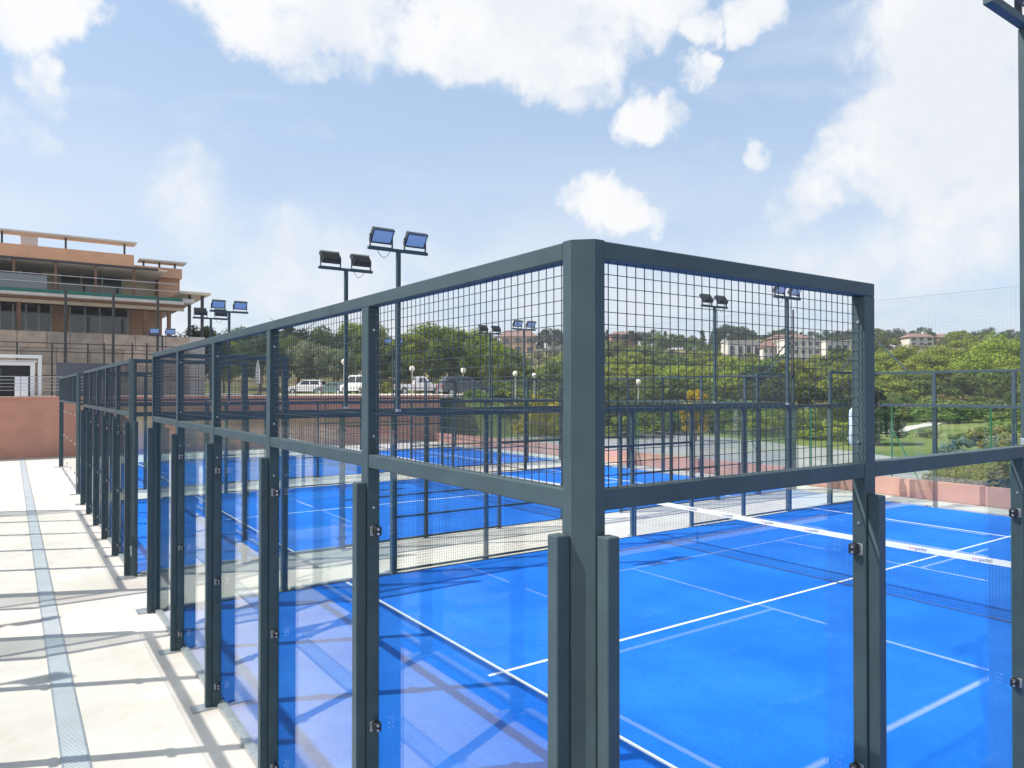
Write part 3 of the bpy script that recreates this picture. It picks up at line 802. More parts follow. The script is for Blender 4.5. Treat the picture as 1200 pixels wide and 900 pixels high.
# pale bundle tied to a far corner
tb = MB().lathe([(.02,1.45),(.10,1.5),(.14,1.75),(.09,1.95),(.15,2.15),(.13,2.45),(.06,2.65),(.08,2.8),(.02,2.92)], n=9)
for i, v in enumerate(tb.v):
    tb.v[i] = (v[0]+.05*math.sin(v[2]*9), v[1]+.04*math.cos(v[2]*7), v[2])
o = link('sheet_bundle', tb.mesh('sheet_bundle', M['tarp'], smooth=True), None, (19.80, 10.36, 0.35)); o.scale = (.8, .8, .85)
tag(o, 'pale bluish bundle of sheeting hanging outside the court corner by the pink parapet', 'bundle')

# ------------------------------------------------------------------ walls and fences beyond the courts
tag(link('parapet_wall', MB().box(21.4,21.65,-30,40.9,0.0,0.56).mesh('parapet_wall', M['pinkwall'])),
    'long low pink rendered parapet beyond the ends of the blue courts', 'wall')
rw = empty('retaining_wall', (0,0,0), 0, 'high terracotta retaining wall closing the end of the walkway', 'wall')
link('wall_face', MB().box(-45,22.2,41.0,41.28,0.0,2.95).mesh('wall_face', M['terracotta']), rw)
link('coping', MB().box(-45,22.25,40.94,41.34,2.95,3.06).mesh('coping', M['terracotta']), rw)
link('return_wall', MB().box(22.0,22.25,41.29,58,0.0,2.95).mesh('return_wall', M['terracotta']), rw)
# terrace railing
def railing(name, a, b, z0, h, n, bars, m, label):
    root = empty(name, (a[0], a[1], z0), 0, label, 'railing')
    A = Vector((0,0,0)); D = Vector((b[0]-a[0], b[1]-a[1], 0))
    for i in range(n+1):
        p = D*(i/n); link('post', MB().tube((p.x,p.y,0),(p.x,p.y,h),.025,n=6).mesh('post', M[m]), root)
    for k in range(bars):
        z = h*(1-k/bars*0.85) - .012
        link('bar', MB().tube((0,0,z),(D.x,D.y,z),.018 if k == 0 else .012,n=5).mesh('bar', M[m]), root)
    return root
railing('terrace_railing', (-12,41.15), (2.2,41.15), 3.06, 1.0, 8, 5, 'galv', 'steel terrace railing with thin bars on top of the terracotta wall')
railing('parking_railing', (6,41.15), (22,41.15), 3.06, 0.9, 10, 2, 'red_rail', 'reddish railing along the terracotta wall in front of the parked vehicles') if 'red_rail' in M else None

def wire_fence(name, u, vs_list, h, m, label, top=True):
    root = empty(name, (u, vs_list[0], 0), 0, label, 'fence')
    y0 = vs_list[0]
    for v in vs_list:
        link('post', MB().tube((0,v-y0,0),(0,v-y0,h),.03,n=7).mesh('post', M[m]), root)
    L_ = vs_list[-1]-y0
    b = MB(); r = 0.0009; p = 0.07; y = 0
    n_ = int(L_/p)
    for i in range(n_): 
        b.add([(-r,i*p-r,.05),(r,i*p+r,.05),(r,i*p+r,h-.05),(-r,i*p-r,h-.05)], [(0,1,2,3)])
    for k in range(int(h/p)):
        z = .05+k*p; b.add([(0,0,z-r),(0,L_,z-r),(0,L_,z+r),(0,0,z+r)], [(0,1,2,3)])
    link('wire_mesh', b.mesh('wire_mesh', M[m]), root)
    return root
g1 = onu(1045,475,26); g2 = onu(1161,478,26); stp = g1.y-g2.y
gf = wire_fence('chain_link_fence', 26.0, [g2.y-3*stp+stp*k for k in range(9)], 2.78, 'greenpost', 'green chain-link fence with round posts beyond the pink parapet')
for k in (4, 6):
    link('brace', MB().tube((0,stp*k,1.9),(0,stp*k-1.0,0.02),.024,n=6).mesh('brace', M['greenpost']), gf)
# netting raised over the far end walls: thin poles on the corner posts, raking struts
def ball_stop(v0, label):
    x = 20-OX+.02; hh = 6.08-H_TOP
    root = empty('ball_stop_net', (x, v0, H_TOP+.003), 0, label, 'net', 'nets raised over the end walls')
    for y, d_ in ((OY-.02, 1), (10-OY+.02, -1)):
        link('pole', MB().tube((0,y,0),(0,y,hh),.03,n=7).mesh('pole', M['darkmetal']), root)
        link('strut', MB().tube((0,y,hh*.60),(-.02,y+d_*1.25,0.003),.022,n=6).mesh('strut', M['steel']), root)
        link('strut', MB().tube((0,y,hh*.46),(-1.45,y,0.003),.022,n=6).mesh('strut', M['steel']), root)
    b = MB(); r = 0.0008; y = OY
    while y < 10-OY:
        b.add([(0,y-r,0),(0,y+r,0),(0,y+r,hh),(0,y-r,hh)], [(0,1,2,3)]); y += .1
    for k in range(int(hh/.1)+1):
        z = hh-k*.1; rr = .0028 if k == 0 else r
        b.add([(0,OY,z-rr),(0,10-OY,z-rr),(0,10-OY,z+rr),(0,OY,z+rr)], [(0,1,2,3)])
    o = link('netting', b.mesh('netting', M['wire']), root); o['kind'] = 'stuff'
ball_stop(0.0, 'fine netting on thin strutted poles above the end wall of the lettered-net court')
ball_stop(12.5, 'fine netting on thin strutted poles above the end wall of the middle court')

# ------------------------------------------------------------------ clubhouse
def club():
    V = 55.0
    root = empty('clubhouse', (0, V, 7.0), 0, 'ochre terraced clubhouse with dark windows, green fascia and roof pergolas above the stone wall', 'building')
    def U(x, v=V): return onv(x, 350, v).x
    def Z(y, x=100, v=V): return onv(x, y, v).z
    def bx(name, u0, u1, v0, v1, z0, z1, m, parent=None, bev=0.0):
        p = parent or root
        if parent is None: off = Vector((0, V, 7.0))
        else: off = Vector((0, V, 7.0))+parent.location
        return part(name, p, u0-off.x, u1-off.x, v0-off.y, v1-off.y, z0-off.z, z1-off.z, m, bev)
    LU = -34.0
    bx('podium', LU, U(225), 50.6, 72, 3.0, 7.0, 'slab')
    # ---- ground storey
    zf, zc = 7.0, Z(353,100,51.0)
    bx('rear_wall', LU, U(190), V, V+12, zf, zc, 'clubwall')
    for (x0, x1) in ((-190,-85),(-75,-8),(0,60),(82,150)):
        w = bx('window', U(x0), U(x1), V-.06, V-.01, zf+.15, Z(359), 'winglass')
        n = 4
        for k in range(n+1):
            uu = U(x0)+(U(x1)-U(x0))*k/n
            bx('mullion', uu-.05, uu+.05, V-.12, V-.065, zf+.15, Z(359), 'frame', w)
        bx('head', U(x0), U(x1), V-.12, V-.065, Z(359)+.001, Z(359)+.12, 'frame', w)
    bx('timber_soffit', LU, U(205), 50.9, V-.001, zc, zc+.12, 'timber')
    bx('soffit_beam', LU, U(205), 51.6, 51.8, zc-.22, zc-.001, 'clubbeige')
    for x in (-60, 22, 170, 198): bx('column', U(x,51.7)-.11, U(x,51.7)+.11, 51.55, 51.85, zf, zc-.221, 'timber')
    bx('terrace_edge', LU, U(215,50.7), 50.4, 51.0, zc+.121, zc+.30, 'slab')
    # ---- upper storey
    z2 = zc+.55; z2c = Z(310,100,51.1)
    bx('floor_slab', LU, U(214), 50.75, V+12, zc+.301, z2, 'slab')
    bx('green_fascia', LU, U(214,50.6), 50.60, 50.74, zc+.305, z2-.02, 'greenpaint')
    bx('upper_wall', LU, U(185), V+1.0, V+12, z2, z2c, 'clubbeige')
    bx('upper_side_wall', U(186), U(212)-.05, V+.2, V+12, z2, z2c+.1, 'clubwall')
    for (x0, x1, k) in ((-180,-90,3),(-60,50,4),(70,143,3)):
        w = bx('window', U(x0,V+1), U(x1,V+1), V+.93, V+.99, z2+.05, z2+1.75, 'winglass')
        for j in range(k+1):
            uu = U(x0,V+1)+(U(x1,V+1)-U(x0,V+1))*j/k
            bx('mullion', uu-.05, uu+.05, V+.86, V+.925, z2+.05, z2+1.75, 'frame', w)
        bx('blind', U(x0,V+1), U(x1,V+1), V+.87, V+.92, z2+1.45, z2+1.75, 'nearblack', w)
    for x in (-70, 16, 65, 112, 157): bx('veranda_post', U(x,51.4)-.07, U(x,51.4)+.07, 51.33, 51.47, z2, z2c, 'timber')
    for k in range(2): bx('balcony_rail', LU, U(208,51.0), 50.97, 51.03, z2+.45+.5*k, z2+.49+.5*k, 'frame')
    bx('balcony_screen', LU, U(55,51.05), 51.05, 51.07, z2+.05, z2+.9, 'carglass2')
    # ---- eaves, fascia, pergola
    zt = Z(284, 0, V-.8)
    bx('eave', LU, U(185), 51.2, V+12, z2c, z2c+.10, 'clubbeige')
    bx('eave_edge', LU, U(185,51.1), 51.05, 51.199, z2c-.02, z2c+.12, 'darkmetal')
    bx('roof_parapet', LU, U(155), V-.8, V+10, z2c+.101, zt, 'clubwall')
    bx('lower_parapet', U(155)+.001, U(212), V-.4, V+10, z2c+.101, Z(313,185,V-.4), 'clubwall')
    zp = Z(279, 80, V-.9)
    pergola(bx, U, LU, U(158), V-.9, V+4, zt, zp+.1)
    pergola(bx, U, U(158)+.2, U(216), V-.9, V+4, Z(313,185,V-.4), Z(306,185,V-.9))
    bx('roof_unit', U(24), U(45), V+2, V+4, zt, zt+1.1, 'frame'); bx('roof_unit_cap', U(24), U(45), V+1.9, V+4.1, zt+1.101, zt+1.35, 'darkmetal')
    # ---- the wing at the end
    bx('wing_roof', U(200), U(244,52), 51.2, V+6, Z(352,225), Z(352,225)+.16, 'clubbeige')
    for x in (222, 237): bx('wing_post', U(x,52)-.09, U(x,52)+.09, 51.9, 52.1, 5.0, Z(352,225), 'darkmetal')
    return root
def pergola(bx, U, u0, u1, v0, v1, z0, z1):
    bx('pergola_slab', u0, u1, v0, v0+1.5, z1, z1+.10, 'slab')
    n = max(2, int((u1-u0)/3.4))
    for k in range(n+1):
        uu = u0+.3+(u1-u0-1.0)*k/n
        bx('pergola_post', uu-.06, uu+.06, v0+.55, v0+.67, z0, z1, 'darkmetal')
M['carglass2'] = mat('tinted_screen', (0.16, 0.18, 0.18), 0.15, spec=0.8)
club()
# stone wall below, built of coursed blocks
def stone_wall():
    u1 = onv(222, 400, 50.0).x
    root = empty('stone_wall', (0,50,3.0), 0, 'weathered beige stone retaining wall below the clubhouse windows', 'wall')
    link('backing', MB().box(-34,u1,0.1,.5,0,3.96).mesh('backing', M['stone2']), root)
    rng = random.Random(5); z = 0.0
    kinds = []
    for k in range(10):
        w, h = 1.0+.12*k, .95
        kinds.append((w, h))
    rows = 4
    for r in range(rows):
        u = -4.2-rng.random()
        while u < u1-.4:
            w = rng.choice((1.2,1.5,1.8,2.1)); w = min(w, u1-u)
            d = rng.choice((0.0,.02,.04))
            o = part('stone', root, u+.012, u+w-.012, d, .099, r*.985+.01, (r+1)*.985-.012, rng.choice(('stone','stone2','stone')), .03)
            u += w
M['stone'] = mat('beige_stone', (0.40, 0.31, 0.24), 0.9, var=0.28, scale=1.3, bump=0.5, bscale=5, detail=8)
M['stone2'] = mat('grey_stone', (0.31, 0.25, 0.20), 0.9, var=0.28, scale=1.1, bump=0.5, bscale=5, detail=8)
stone_wall()
# dark mesh fence in front of the stone wall, with tall posts
def terrace_fence():
    root = empty('terrace_fence', (0,46.5,3.05), 0, 'tall dark posts and thin rails of a sports fence in front of the stone wall', 'fence')
    for x, top in ((-40,340),(77,340),(133,343),(185,347)):
        p = onv(x, top, 46.5); link('tall_post', MB().tube((p.x,0,0),(p.x,0,p.z-3.05),.075,n=8).mesh('tall_post', M['darkmetal']), root)
    for x in (20, 61, 103, 122, 155, 172):
        p = onv(x, 412, 46.5); link('post', MB().tube((p.x,0,0),(p.x,0,p.z-3.05+.5),.045,n=6).mesh('post', M['darkmetal']), root)
    for y in (402, 412, 440):
        z = onv(60, y, 46.5).z-3.05; link('rail', MB().tube((-14,0,z),(8,0,z),.03,n=6).mesh('rail', M['darkmetal']), root)
terrace_fence()
def kiosk():
    u1 = onv(49,430,44.0).x; u0 = u1-6.5
    z1 = onv(30,416,44.0).z
    root = empty('white_kiosk', (u0,44.0,3.05), 0, 'white framed kiosk with a dark doorway behind the terrace railing', 'kiosk')
    H = z1-3.05; W = u1-u0
    ui = onv(41,430,44.0).x-u0
    part('outer_post', root, W-.16, W, 0, .16, 0, H-.161, 'white', .01)
    part('outer_post', root, 0, .16, 0, .16, 0, H-.161, 'white', .01)
    part('outer_beam', root, 0, W, 0, .16, H-.16, H, 'white', .01)
    part('inner_post', root, ui-.2, ui, .3, .5, 0, H-.55, 'white', .01)
    part('inner_beam', root, .2, ui, .3, .5, H-.549, H-.38, 'white', .01)
    part('shade_panel', root, .2, ui-.201, .52, .56, 0, H-.551, 'nearblack', 0)  # flat dark panel on the solid body paints the shade inside the doorway
    part('door_leaf', root, ui-3.2, ui-1.45, .44, .50, 0.05, H-.7, 'winglass', .004)
    part('kiosk_body', root, .2, ui, .561, 2.6, 0, H-.38, 'white', 0)
    part('kiosk_roof', root, .0, ui+.1, .3, 2.7, H-.379, H-.28, 'frame', .01)
    return root
kiosk()
p = onv(18, 462, 42.2)
af = empty('board_sign', (p.x+.25, 42.2, 3.05), 0, 'small white folding board standing at the terrace railing', 'sign')
for s in (-1, 1):
    b = MB().add([(-.28,s*.22,0),(.28,s*.22,0),(.28,s*.02,1.0),(-.28,s*.02,1.0),(-.28,s*.22+.03,0),(.28,s*.22+.03,0),(.28,s*.02+.03,1.0),(-.28,s*.02+.03,1.0)],
                 [(0,1,2,3),(7,6,5,4),(0,4,5,1),(1,5,6,2),(2,6,7,3),(3,7,4,0)])
    link('panel', b.mesh('panel', M['white']), af)
# dark wind screen and blue bin beside the bolted glass court
o = link('wind_screen', MB().box(onv(66,430,43).x, onv(130,430,43).x, 43, 43.06, 3.05, onv(80,425,43).z).mesh('wind_screen', M['roofdark']))
tag(o, 'dark grey wind screen panel standing on the terrace behind the bolted glass court', 'screen')
# closed parasol on the terrace
p = at(302,455,52)
ps = empty('closed_parasol', (p.x, p.y, 3.05), 0, 'closed white parasol standing on the terrace by the parking area', 'parasol')
link('pole', MB().tube((0,0,0),(0,0,2.55),.03,n=7).mesh('pole', M['poleWhite']), ps)
link('canopy', MB().lathe([(.05,.75),(.16,.8),(.20,1.1),(.17,1.7),(.10,2.2),(.03,2.5),(.01,2.62)], n=9).mesh('canopy', M['canvas']), ps)
link('base', MB().lathe([(.3,0),(.3,.06),(.06,.1)], n=10).mesh('base', M['darkmetal']), ps)

# ------------------------------------------------------------------ lamps, vehicles
def globe_lamp(x, y, depth, lab):
    c = at(x, y, depth); gz = max(0.0, ground_z(c.x, c.y))
    root = empty('globe_lamp', (c.x, c.y, gz), 0, lab, 'street lamp', 'globe lamps along the road')
    h = c.z-gz
    link('pole', MB().tube((0,0,-.1),(0,0,h-.2),.045,.035,n=7).mesh('pole', M['poleWhite']), root)
    link('globe', MB().lathe([(.05,-.24),(.16,-.2),(.23,-.06),(.23,.06),(.16,.2),(.05,.24)], n=12).mesh('globe', M['globe'], smooth=True), root, (0,0,h))
for (x, y, d, lab) in ((483,432,62,'globe lamp on a pale pole rising behind the white pickup'),(543,434,66,'globe lamp on a pale pole among the yellow-green bushes'),
                  (403,424,62,'globe lamp on a pale pole between the grey car and the white van'),(604,438,62,'globe lamp on a pale pole below the peach house'),
                  (626,440,70,'small globe lamp on a pale pole beside the purple-leaved shrub'),(748,448,58,'globe lamp on a pale pole at the bend of the grey yard')):
    globe_lamp(x, y, d, lab)

def car(kind, paint, loc, rz, label):
    root = empty('parked_'+('pickup' if kind == 'pickup' else 'van' if kind == 'van' else 'car'), loc, rz, label, 'car', 'vehicles in the parking area')
    W = .88
    if kind == 'suv':
        body = [(-2.2,.42),(-2.25,.75),(-2.15,1.02),(1.05,1.02),(2.05,.9),(2.2,.65),(2.15,.35),(1.75,.35),(1.6,.62),(1.4,.72),(1.2,.62),(1.05,.35),(-1.05,.35),(-1.2,.62),(-1.4,.72),(-1.6,.62),(-1.75,.35)]
        cab = [(-2.1,1.021),(-1.85,1.6),(-1.6,1.68),(.1,1.68),(.3,1.62),(1.0,1.021)]; wx = (-1.4,1.4)
    elif kind == 'sedan':
        body = [(-2.2,.4),(-2.25,.7),(-2.1,.95),(1.0,.93),(2.0,.8),(2.2,.6),(2.15,.3),(1.75,.3),(1.6,.58),(1.4,.66),(1.2,.58),(1.05,.3),(-1.05,.3),(-1.2,.58),(-1.4,.66),(-1.6,.58),(-1.75,.3)]
        cab = [(-1.75,.951),(-1.1,1.4),(-.9,1.45),(.2,1.43),(.35,1.38),(1.0,.935)]; wx = (-1.4,1.4)
    elif kind == 'van':
        body = [(-2.4,.42),(-2.45,1.1),(1.5,1.1),(2.3,.95),(2.4,.7),(2.35,.36),(1.95,.36),(1.8,.64),(1.6,.74),(1.4,.64),(1.25,.36),(-1.15,.36),(-1.3,.64),(-1.5,.74),(-1.7,.64),(-1.85,.36)]
        cab = [(-2.44,1.101),(-2.38,1.9),(-2.2,1.98),(.6,1.98),(.8,1.92),(1.5,1.101)]; wx = (-1.5,1.6)
    else:
        body = [(-2.5,.5),(-2.55,1.05),(-.6,1.05),(-.6,1.12),(1.1,1.1),(2.2,1.02),(2.45,.8),(2.4,.42),(1.95,.42),(1.8,.72),(1.6,.8),(1.4,.72),(1.25,.42),(-1.25,.42),(-1.4,.72),(-1.6,.8),(-1.8,.72),(-1.95,.42)]
        cab = [(-.62,1.121),(-.55,1.72),(-.35,1.8),(.3,1.8),(.5,1.74),(1.1,1.105)]; wx = (-1.6,1.6)
    body = body[::-1]; cab = cab[::-1]
    bm = MB().extr(body, -W, W)
    link('body', bm.mesh('body', M[paint]), root)
    cb = MB(); n = len(cab)
    cb.add([(x,-W+.03+(.16*(z-cab[0][1])),z) for x,z in cab]+[(x,W-.03-(.16*(z-cab[0][1])),z) for x,z in cab],
           [tuple(range(n)), tuple(range(2*n-1,n-1,-1))]+[((i+1)%n,i,n+i,n+(i+1)%n) for i in range(n)])
    cabin = link('cabin', cb.mesh('cabin', M[paint]), root)
    zb = cab[0][1]; zt = max(z for x, z in cab); xb = min(x for x, z in cab); xf = max(x for x, z in cab)
    for s in (-1, 1):
        y0 = W-.02-.16*.12; y1 = W-.02-.16*(zt-zb-.12)
        x0, x1 = xb+.35, xf-.45; xm = (x0+x1)/2
        for a, c in ((x0, xm-.05), (xm+.05, x1)):
            k = .25 if c == x1 else 0; k2 = .2 if a == x0 else 0
            link('side_window', MB().add([(a,s*y0,zb+.1),(c,s*y0,zb+.1),(c-k,s*y1,zt-.14),(a+k2,s*y1,zt-.14)], [(0,1,2,3) if s < 0 else (3,2,1,0)]).mesh('side_window', M['carglass']), cabin)
    def strip(name, xa, za, xb_, zb_, w0, w1, fl):
        link(name, MB().add([(xa,-w0,za),(xa,w0,za),(xb_,w1,zb_),(xb_,-w1,zb_)], [(0,1,2,3) if fl else (3,2,1,0)]).mesh(name, M['carglass']), cabin)
    fx = sorted(cab, key=lambda q: -q[0])[:2]
    strip('windscreen', fx[0][0]-.02, fx[0][1]+.06, fx[1][0]+.03, fx[1][1]-.04, W-.12, W-.2, True)
    rx = sorted(cab, key=lambda q: q[0])[:2]
    strip('rear_window', rx[0][0]+.02, rx[0][1]+.08, rx[1][0]-.02, rx[1][1]-.04, W-.14, W-.2, False)
    for x in wx:
        for s in (-1, 1):
            wl = link('wheel', MB().tube((x,s*(W-.2),.34),(x,s*(W+.005),.34),.34,n=16).mesh('wheel', M['tyre']), root)
            link('rim', MB().tube((x,s*(W+.006),.34),(x,s*(W+.014),.34),.2,n=12).mesh('rim', M['galv']), wl)
    for s in (-1, 1):
        part('headlight', root, max(x for x,z in body)-.12, max(x for x,z in body)+.005, s*.62-.16, s*.62+.16, .66, .82, 'frame', .01)
        part('tail_light', root, min(x for x,z in body)-.01, min(x for x,z in body)+.08, s*.68-.12, s*.68+.12, .72, .95, 'red', .01)
    return root
def put_car(kind, paint, x, depth, rz, lab):
    c = at(x, 455, depth); car(kind, paint, (c.x, c.y, ground_z(c.x, c.y)), rz, lab)
put_car('suv', 'carwhite', 360, 84, R_(140), 'white estate car parked at the far end of the row, beside the grey car')
put_car('sedan', 'cargreen', 392, 81, R_(115), 'dark grey-green car parked between the white estate car and the white van')
put_car('van', 'carwhite', 421, 76, R_(100), 'white van parked behind the wall next to the grey-green car')
put_car('pickup', 'carwhite', 492, 72, R_(-20), 'white pickup parked in front of the yellow-green bushes')
put_car('suv', 'cargrey', 545, 62, R_(-15), 'dark grey car parked low beside the white pickup')

# ------------------------------------------------------------------ houses on the hill
def house(x0, x1, ytop, ybase, depth, wall, roof, label, gable=True, cols=3, rows=2):
    best = None
    for k in range(150, 300):
        c_ = at((x0+x1)/2, ybase, k); e_ = abs(c_.z-ground_z(c_.x, c_.y)-.3)
        if best is None or e_ < best[0]: best = (e_, k)
    depth = best[1]
    pa = at(x0, ybase, depth); pb = at(x1, ybase, depth); pt = at((x0+x1)/2, ytop, depth)
    c = (pa+pb)/2; W = (pb-pa).length; H = pt.z-pa.z; D = W*.7
    rz = math.atan2((pb-pa).y, (pb-pa).x)
    root = empty('hillside_house', (c.x, c.y, pa.z), rz, label, 'house', 'houses on the far hillside')
    hw = H*.72 if gable else H
    part('wall', root, -W/2, W/2, 0, D, -9.0, hw, wall, 0)
    if gable:
        o_ = .5; rm = MB()
        rm.add([(-W/2-o_,-o_,hw-.1),(W/2+o_,-o_,hw-.1),(W/2+o_,D+o_,hw-.1),(-W/2-o_,D+o_,hw-.1),(-W/2+W*.15,D/2,H),(W/2-W*.15,D/2,H)],
               [(0,1,5,4),(1,2,5),(2,3,4,5),(3,0,4),(3,2,1,0)])
        rf = link('roof', rm.mesh('roof', M[roof]), root)
        part('chimney', rf, W*.2, W*.2+.6, D*.4, D*.4+.6, H-1.0, H+.5, wall, 0)
    else:
        part('roof', root, -W/2-.2, W/2+.2, -.2, D+.2, hw+.001, hw+.3, roof, 0)
    for r in range(rows):
        for k in range(cols):
            ww = W/cols*.5; x = -W/2+W*(k+.5)/cols; z = hw*(r+.22)/rows; hz = hw/rows*.52
            w = part('window', root, x-ww/2, x+ww/2, -.12, .05, z, z+hz, 'winglass', 0)
            part('sill', w, -ww/2-.1, ww/2+.1, -.25, -.087, -hz/2-.12, -hz/2-.001, wall, 0)
house(586,628,386,414,200,'housepeach','rooftile','peach house with a low tiled roof beyond the masts')
house(640,665,392,416,200,'housewhite','roofdark','house with a dark slate roof next to the peach house')
house(853,892,400,421,205,'housewhite','slab','low white flat-roofed house, farthest from the red roof',False,4,1)
house(894,914,400,424,205,'housewhite','rooftile','white house below the broad red tiled roof')
house(908,950,391,408,225,'housebrown','rooftile','brown house with a broad red tiled roof above the white flats',True,3,1)
house(921,962,398,426,210,'housewhite','slab','stepped white block of flats with balconies beside the red roof',False,5,3)
house(968,1004,400,418,210,'housewhite','slab','pale flat-roofed house beside the stepped white flats',False,4,1)
house(716,748,388,400,235,'housebrown','rooftile','small brown house with clay roof under the ridge pines')
house(1066,1094,390,406,235,'housewhite','rooftile','pale house under dark pines on the ridge')
house(1100,1150,390,408,230,'housebrown','rooftile','long brown house with clay roof on the open ridge')
house(1148,1166,396,410,215,'housewhite','rooftile','small white house beside the big dark ridge pine')

# ------------------------------------------------------------------ trees
def crown_mesh(kind, seed, nleaf, leaf, mname):
    rng = random.Random(seed); b = MB()
    clumps = []
    if kind == 'umbrella':                  # rounded pine, flat base, unit height 1
        for i in range(26):
            a = rng.random()*6.283; r = math.sqrt(rng.random())*.50
            top = .96-.42*(r/.5)**2
            z = top-rng.random()*.16 if rng.random() < .75 else .42+rng.random()*.2
            clumps.append((Vector((r*math.cos(a), r*math.sin(a), z)), .11+rng.random()*.07))
    elif kind == 'round':
        for i in range(30):
            d = Vector((rng.gauss(0,1), rng.gauss(0,1), rng.gauss(0,1))).normalized()*(.55+.45*rng.random())
            clumps.append((Vector((d.x*.36, d.y*.36, .60+d.z*.34)), .10+rng.random()*.08))
    elif kind == 'tall':
        for i in range(30):
            z = .16+.8*rng.random(); r = (.24*(1-((z-.5)/.55)**2)+.03)*math.sqrt(rng.random()); a = rng.random()*6.283
            clumps.append((Vector((r*math.cos(a), r*math.sin(a), z)), .065+rng.random()*.05))
    elif kind == 'conifer':
        for i in range(36):
            z = .10+.88*rng.random(); r = .30*(1-z)*(.5+.5*rng.random())+.01; a = rng.random()*6.283
            clumps.append((Vector((r*math.cos(a), r*math.sin(a), z)), .05+.06*(1-z)))
    else:                                   # shrub
        for i in range(18):
            a = rng.random()*6.283; r = math.sqrt(rng.random())*.5
            clumps.append((Vector((r*math.cos(a), r*math.sin(a), .15+rng.random()*.6*(1-r))), .13+rng.random()*.1))
    per = nleaf//len(clumps)
    for c, R in clumps:
        for k in range(per):
            d = Vector((rng.gauss(0,1), rng.gauss(0,1), rng.gauss(0,1))).normalized()
            p = c+Vector((d.x, d.y, d.z*.8))*R*(.55+.5*rng.random())
            nrm = (d+Vector((rng.uniform(-.8,.8), rng.uniform(-.8,.8), rng.uniform(-.5,.9)))).normalized()
            a = nrm.orthogonal().normalized(); a.rotate(Matrix.Rotation(rng.random()*6.283, 3, nrm)); q = nrm.cross(a)
            s = leaf*(.6+.8*rng.random()); t = s*(.45+.3*rng.random())
            b.add([p-a*s, p+q*t, p+a*s, p-q*t], [(0,1,2,3)])
    return b.mesh('crown', M[mname])
def trunk_mesh(kind, seed):
    rng = random.Random(seed); b = MB()
    h = {'umbrella':.62,'round':.5,'tall':.8,'conifer':.9,'shrub':.3}[kind]
    r = .022 if kind != 'shrub' else .012
    pts = [Vector((rng.uniform(-.012,.012)*i, rng.uniform(-.012,.012)*i, -.04+(h+.04)*i/4)) for i in range(5)]
    for i in range(4): b.tube(pts[i], pts[i+1], r*(1-.18*i), r*(1-.18*(i+1)), n=6, caps=False)
    for k in range(7):
        i = rng.randint(2, 4); a = rng.random()*6.283; ln = .12+.2*rng.random()
        q = pts[i]+Vector((math.cos(a)*ln, math.sin(a)*ln, ln*(.5+.6*rng.random())))
        b.tube(pts[i], q, r*.45, r*.12, n=5, caps=False)
    return b.mesh('trunk', M['bark'])
PROTO = {}
def proto(kind, mname, near=False, seed=0):
    key = (kind, mname, near, seed)
    if key not in PROTO:
        n, lf = (9000, .016) if near else (2600, .030)
        if kind == 'shrub': n, lf = (2600, .034) if near else (1100, .055)
        PROTO[key] = (crown_mesh(kind, hash(kind) % 97 if False else seed*31+len(kind)*7+len(mname), n, lf, mname), trunk_mesh(kind, seed*17+len(kind)))
    return PROTO[key]
TR = random.Random(11)
MARKS = [(607,'the peach house'),(652,'the slate-roofed house'),(732,'the small brown house'),(800,'the gap between brown and white houses'),(872,'the low white house'),(904,'the white house by the red roof'),(940,'the stepped white flats'),(986,'the pale flat-roofed house'),(1040,'the open slope beside the pale house'),(1080,'the pale house under pines'),(1125,'the long brown house'),(1157,'the small white house'),(1200,'the end of the ridge')]
PMARKS = [(240,'the end of the clubhouse'),(302,'the closed parasol'),(360,'the white estate car'),(393,'the grey-green car'),(423,'the white van'),(492,'the white pickup'),(545,'the dark grey car'),(590,'the peach house lamp')]
SHAPE = {'umbrella':'flat-topped', 'round':'round-headed', 'conifer':'pointed', 'tall':'slender', 'shrub':'bushy'}
YMARKS = [(560,'the dark grey car'),(604,'the globe lamp below the peach house'),(634,'the yellow shrub'),(690,'the terracotta return wall'),(748,'the globe lamp at the bend'),(815,'the slim yellow tree'),(880,'the far parapet bend'),(950,'the green fence brace')]
def near_mark(x, marks): return min(marks, key=lambda m: abs(m[0]-x))[1]
def tree(x, depth, h, kind, mname, label, group, name='tree', near=False, wide=1.0, z=None, seed=None, y=None):
    c = at(x, 455, depth); gz = ground_z(c.x, c.y) if z is None else z
    if y is not None:                        # the height of the top is read from the photograph
        h = max(1.2, at(x, y, depth).z-gz)
    cm, tm = proto(kind, mname, near, TR.randint(0, 2) if seed is None else seed)
    s = TR.uniform(.92, 1.08)
    root = empty(name, (c.x, c.y, gz-.05), TR.random()*6.283, label, 'shrub' if 'shrub' in name or 'bush' in name else 'tree', group)
    root.scale = (h*wide*s, h*wide*s, h)
    link('trunk', tm, root); link('crown', cm, root)
    return root
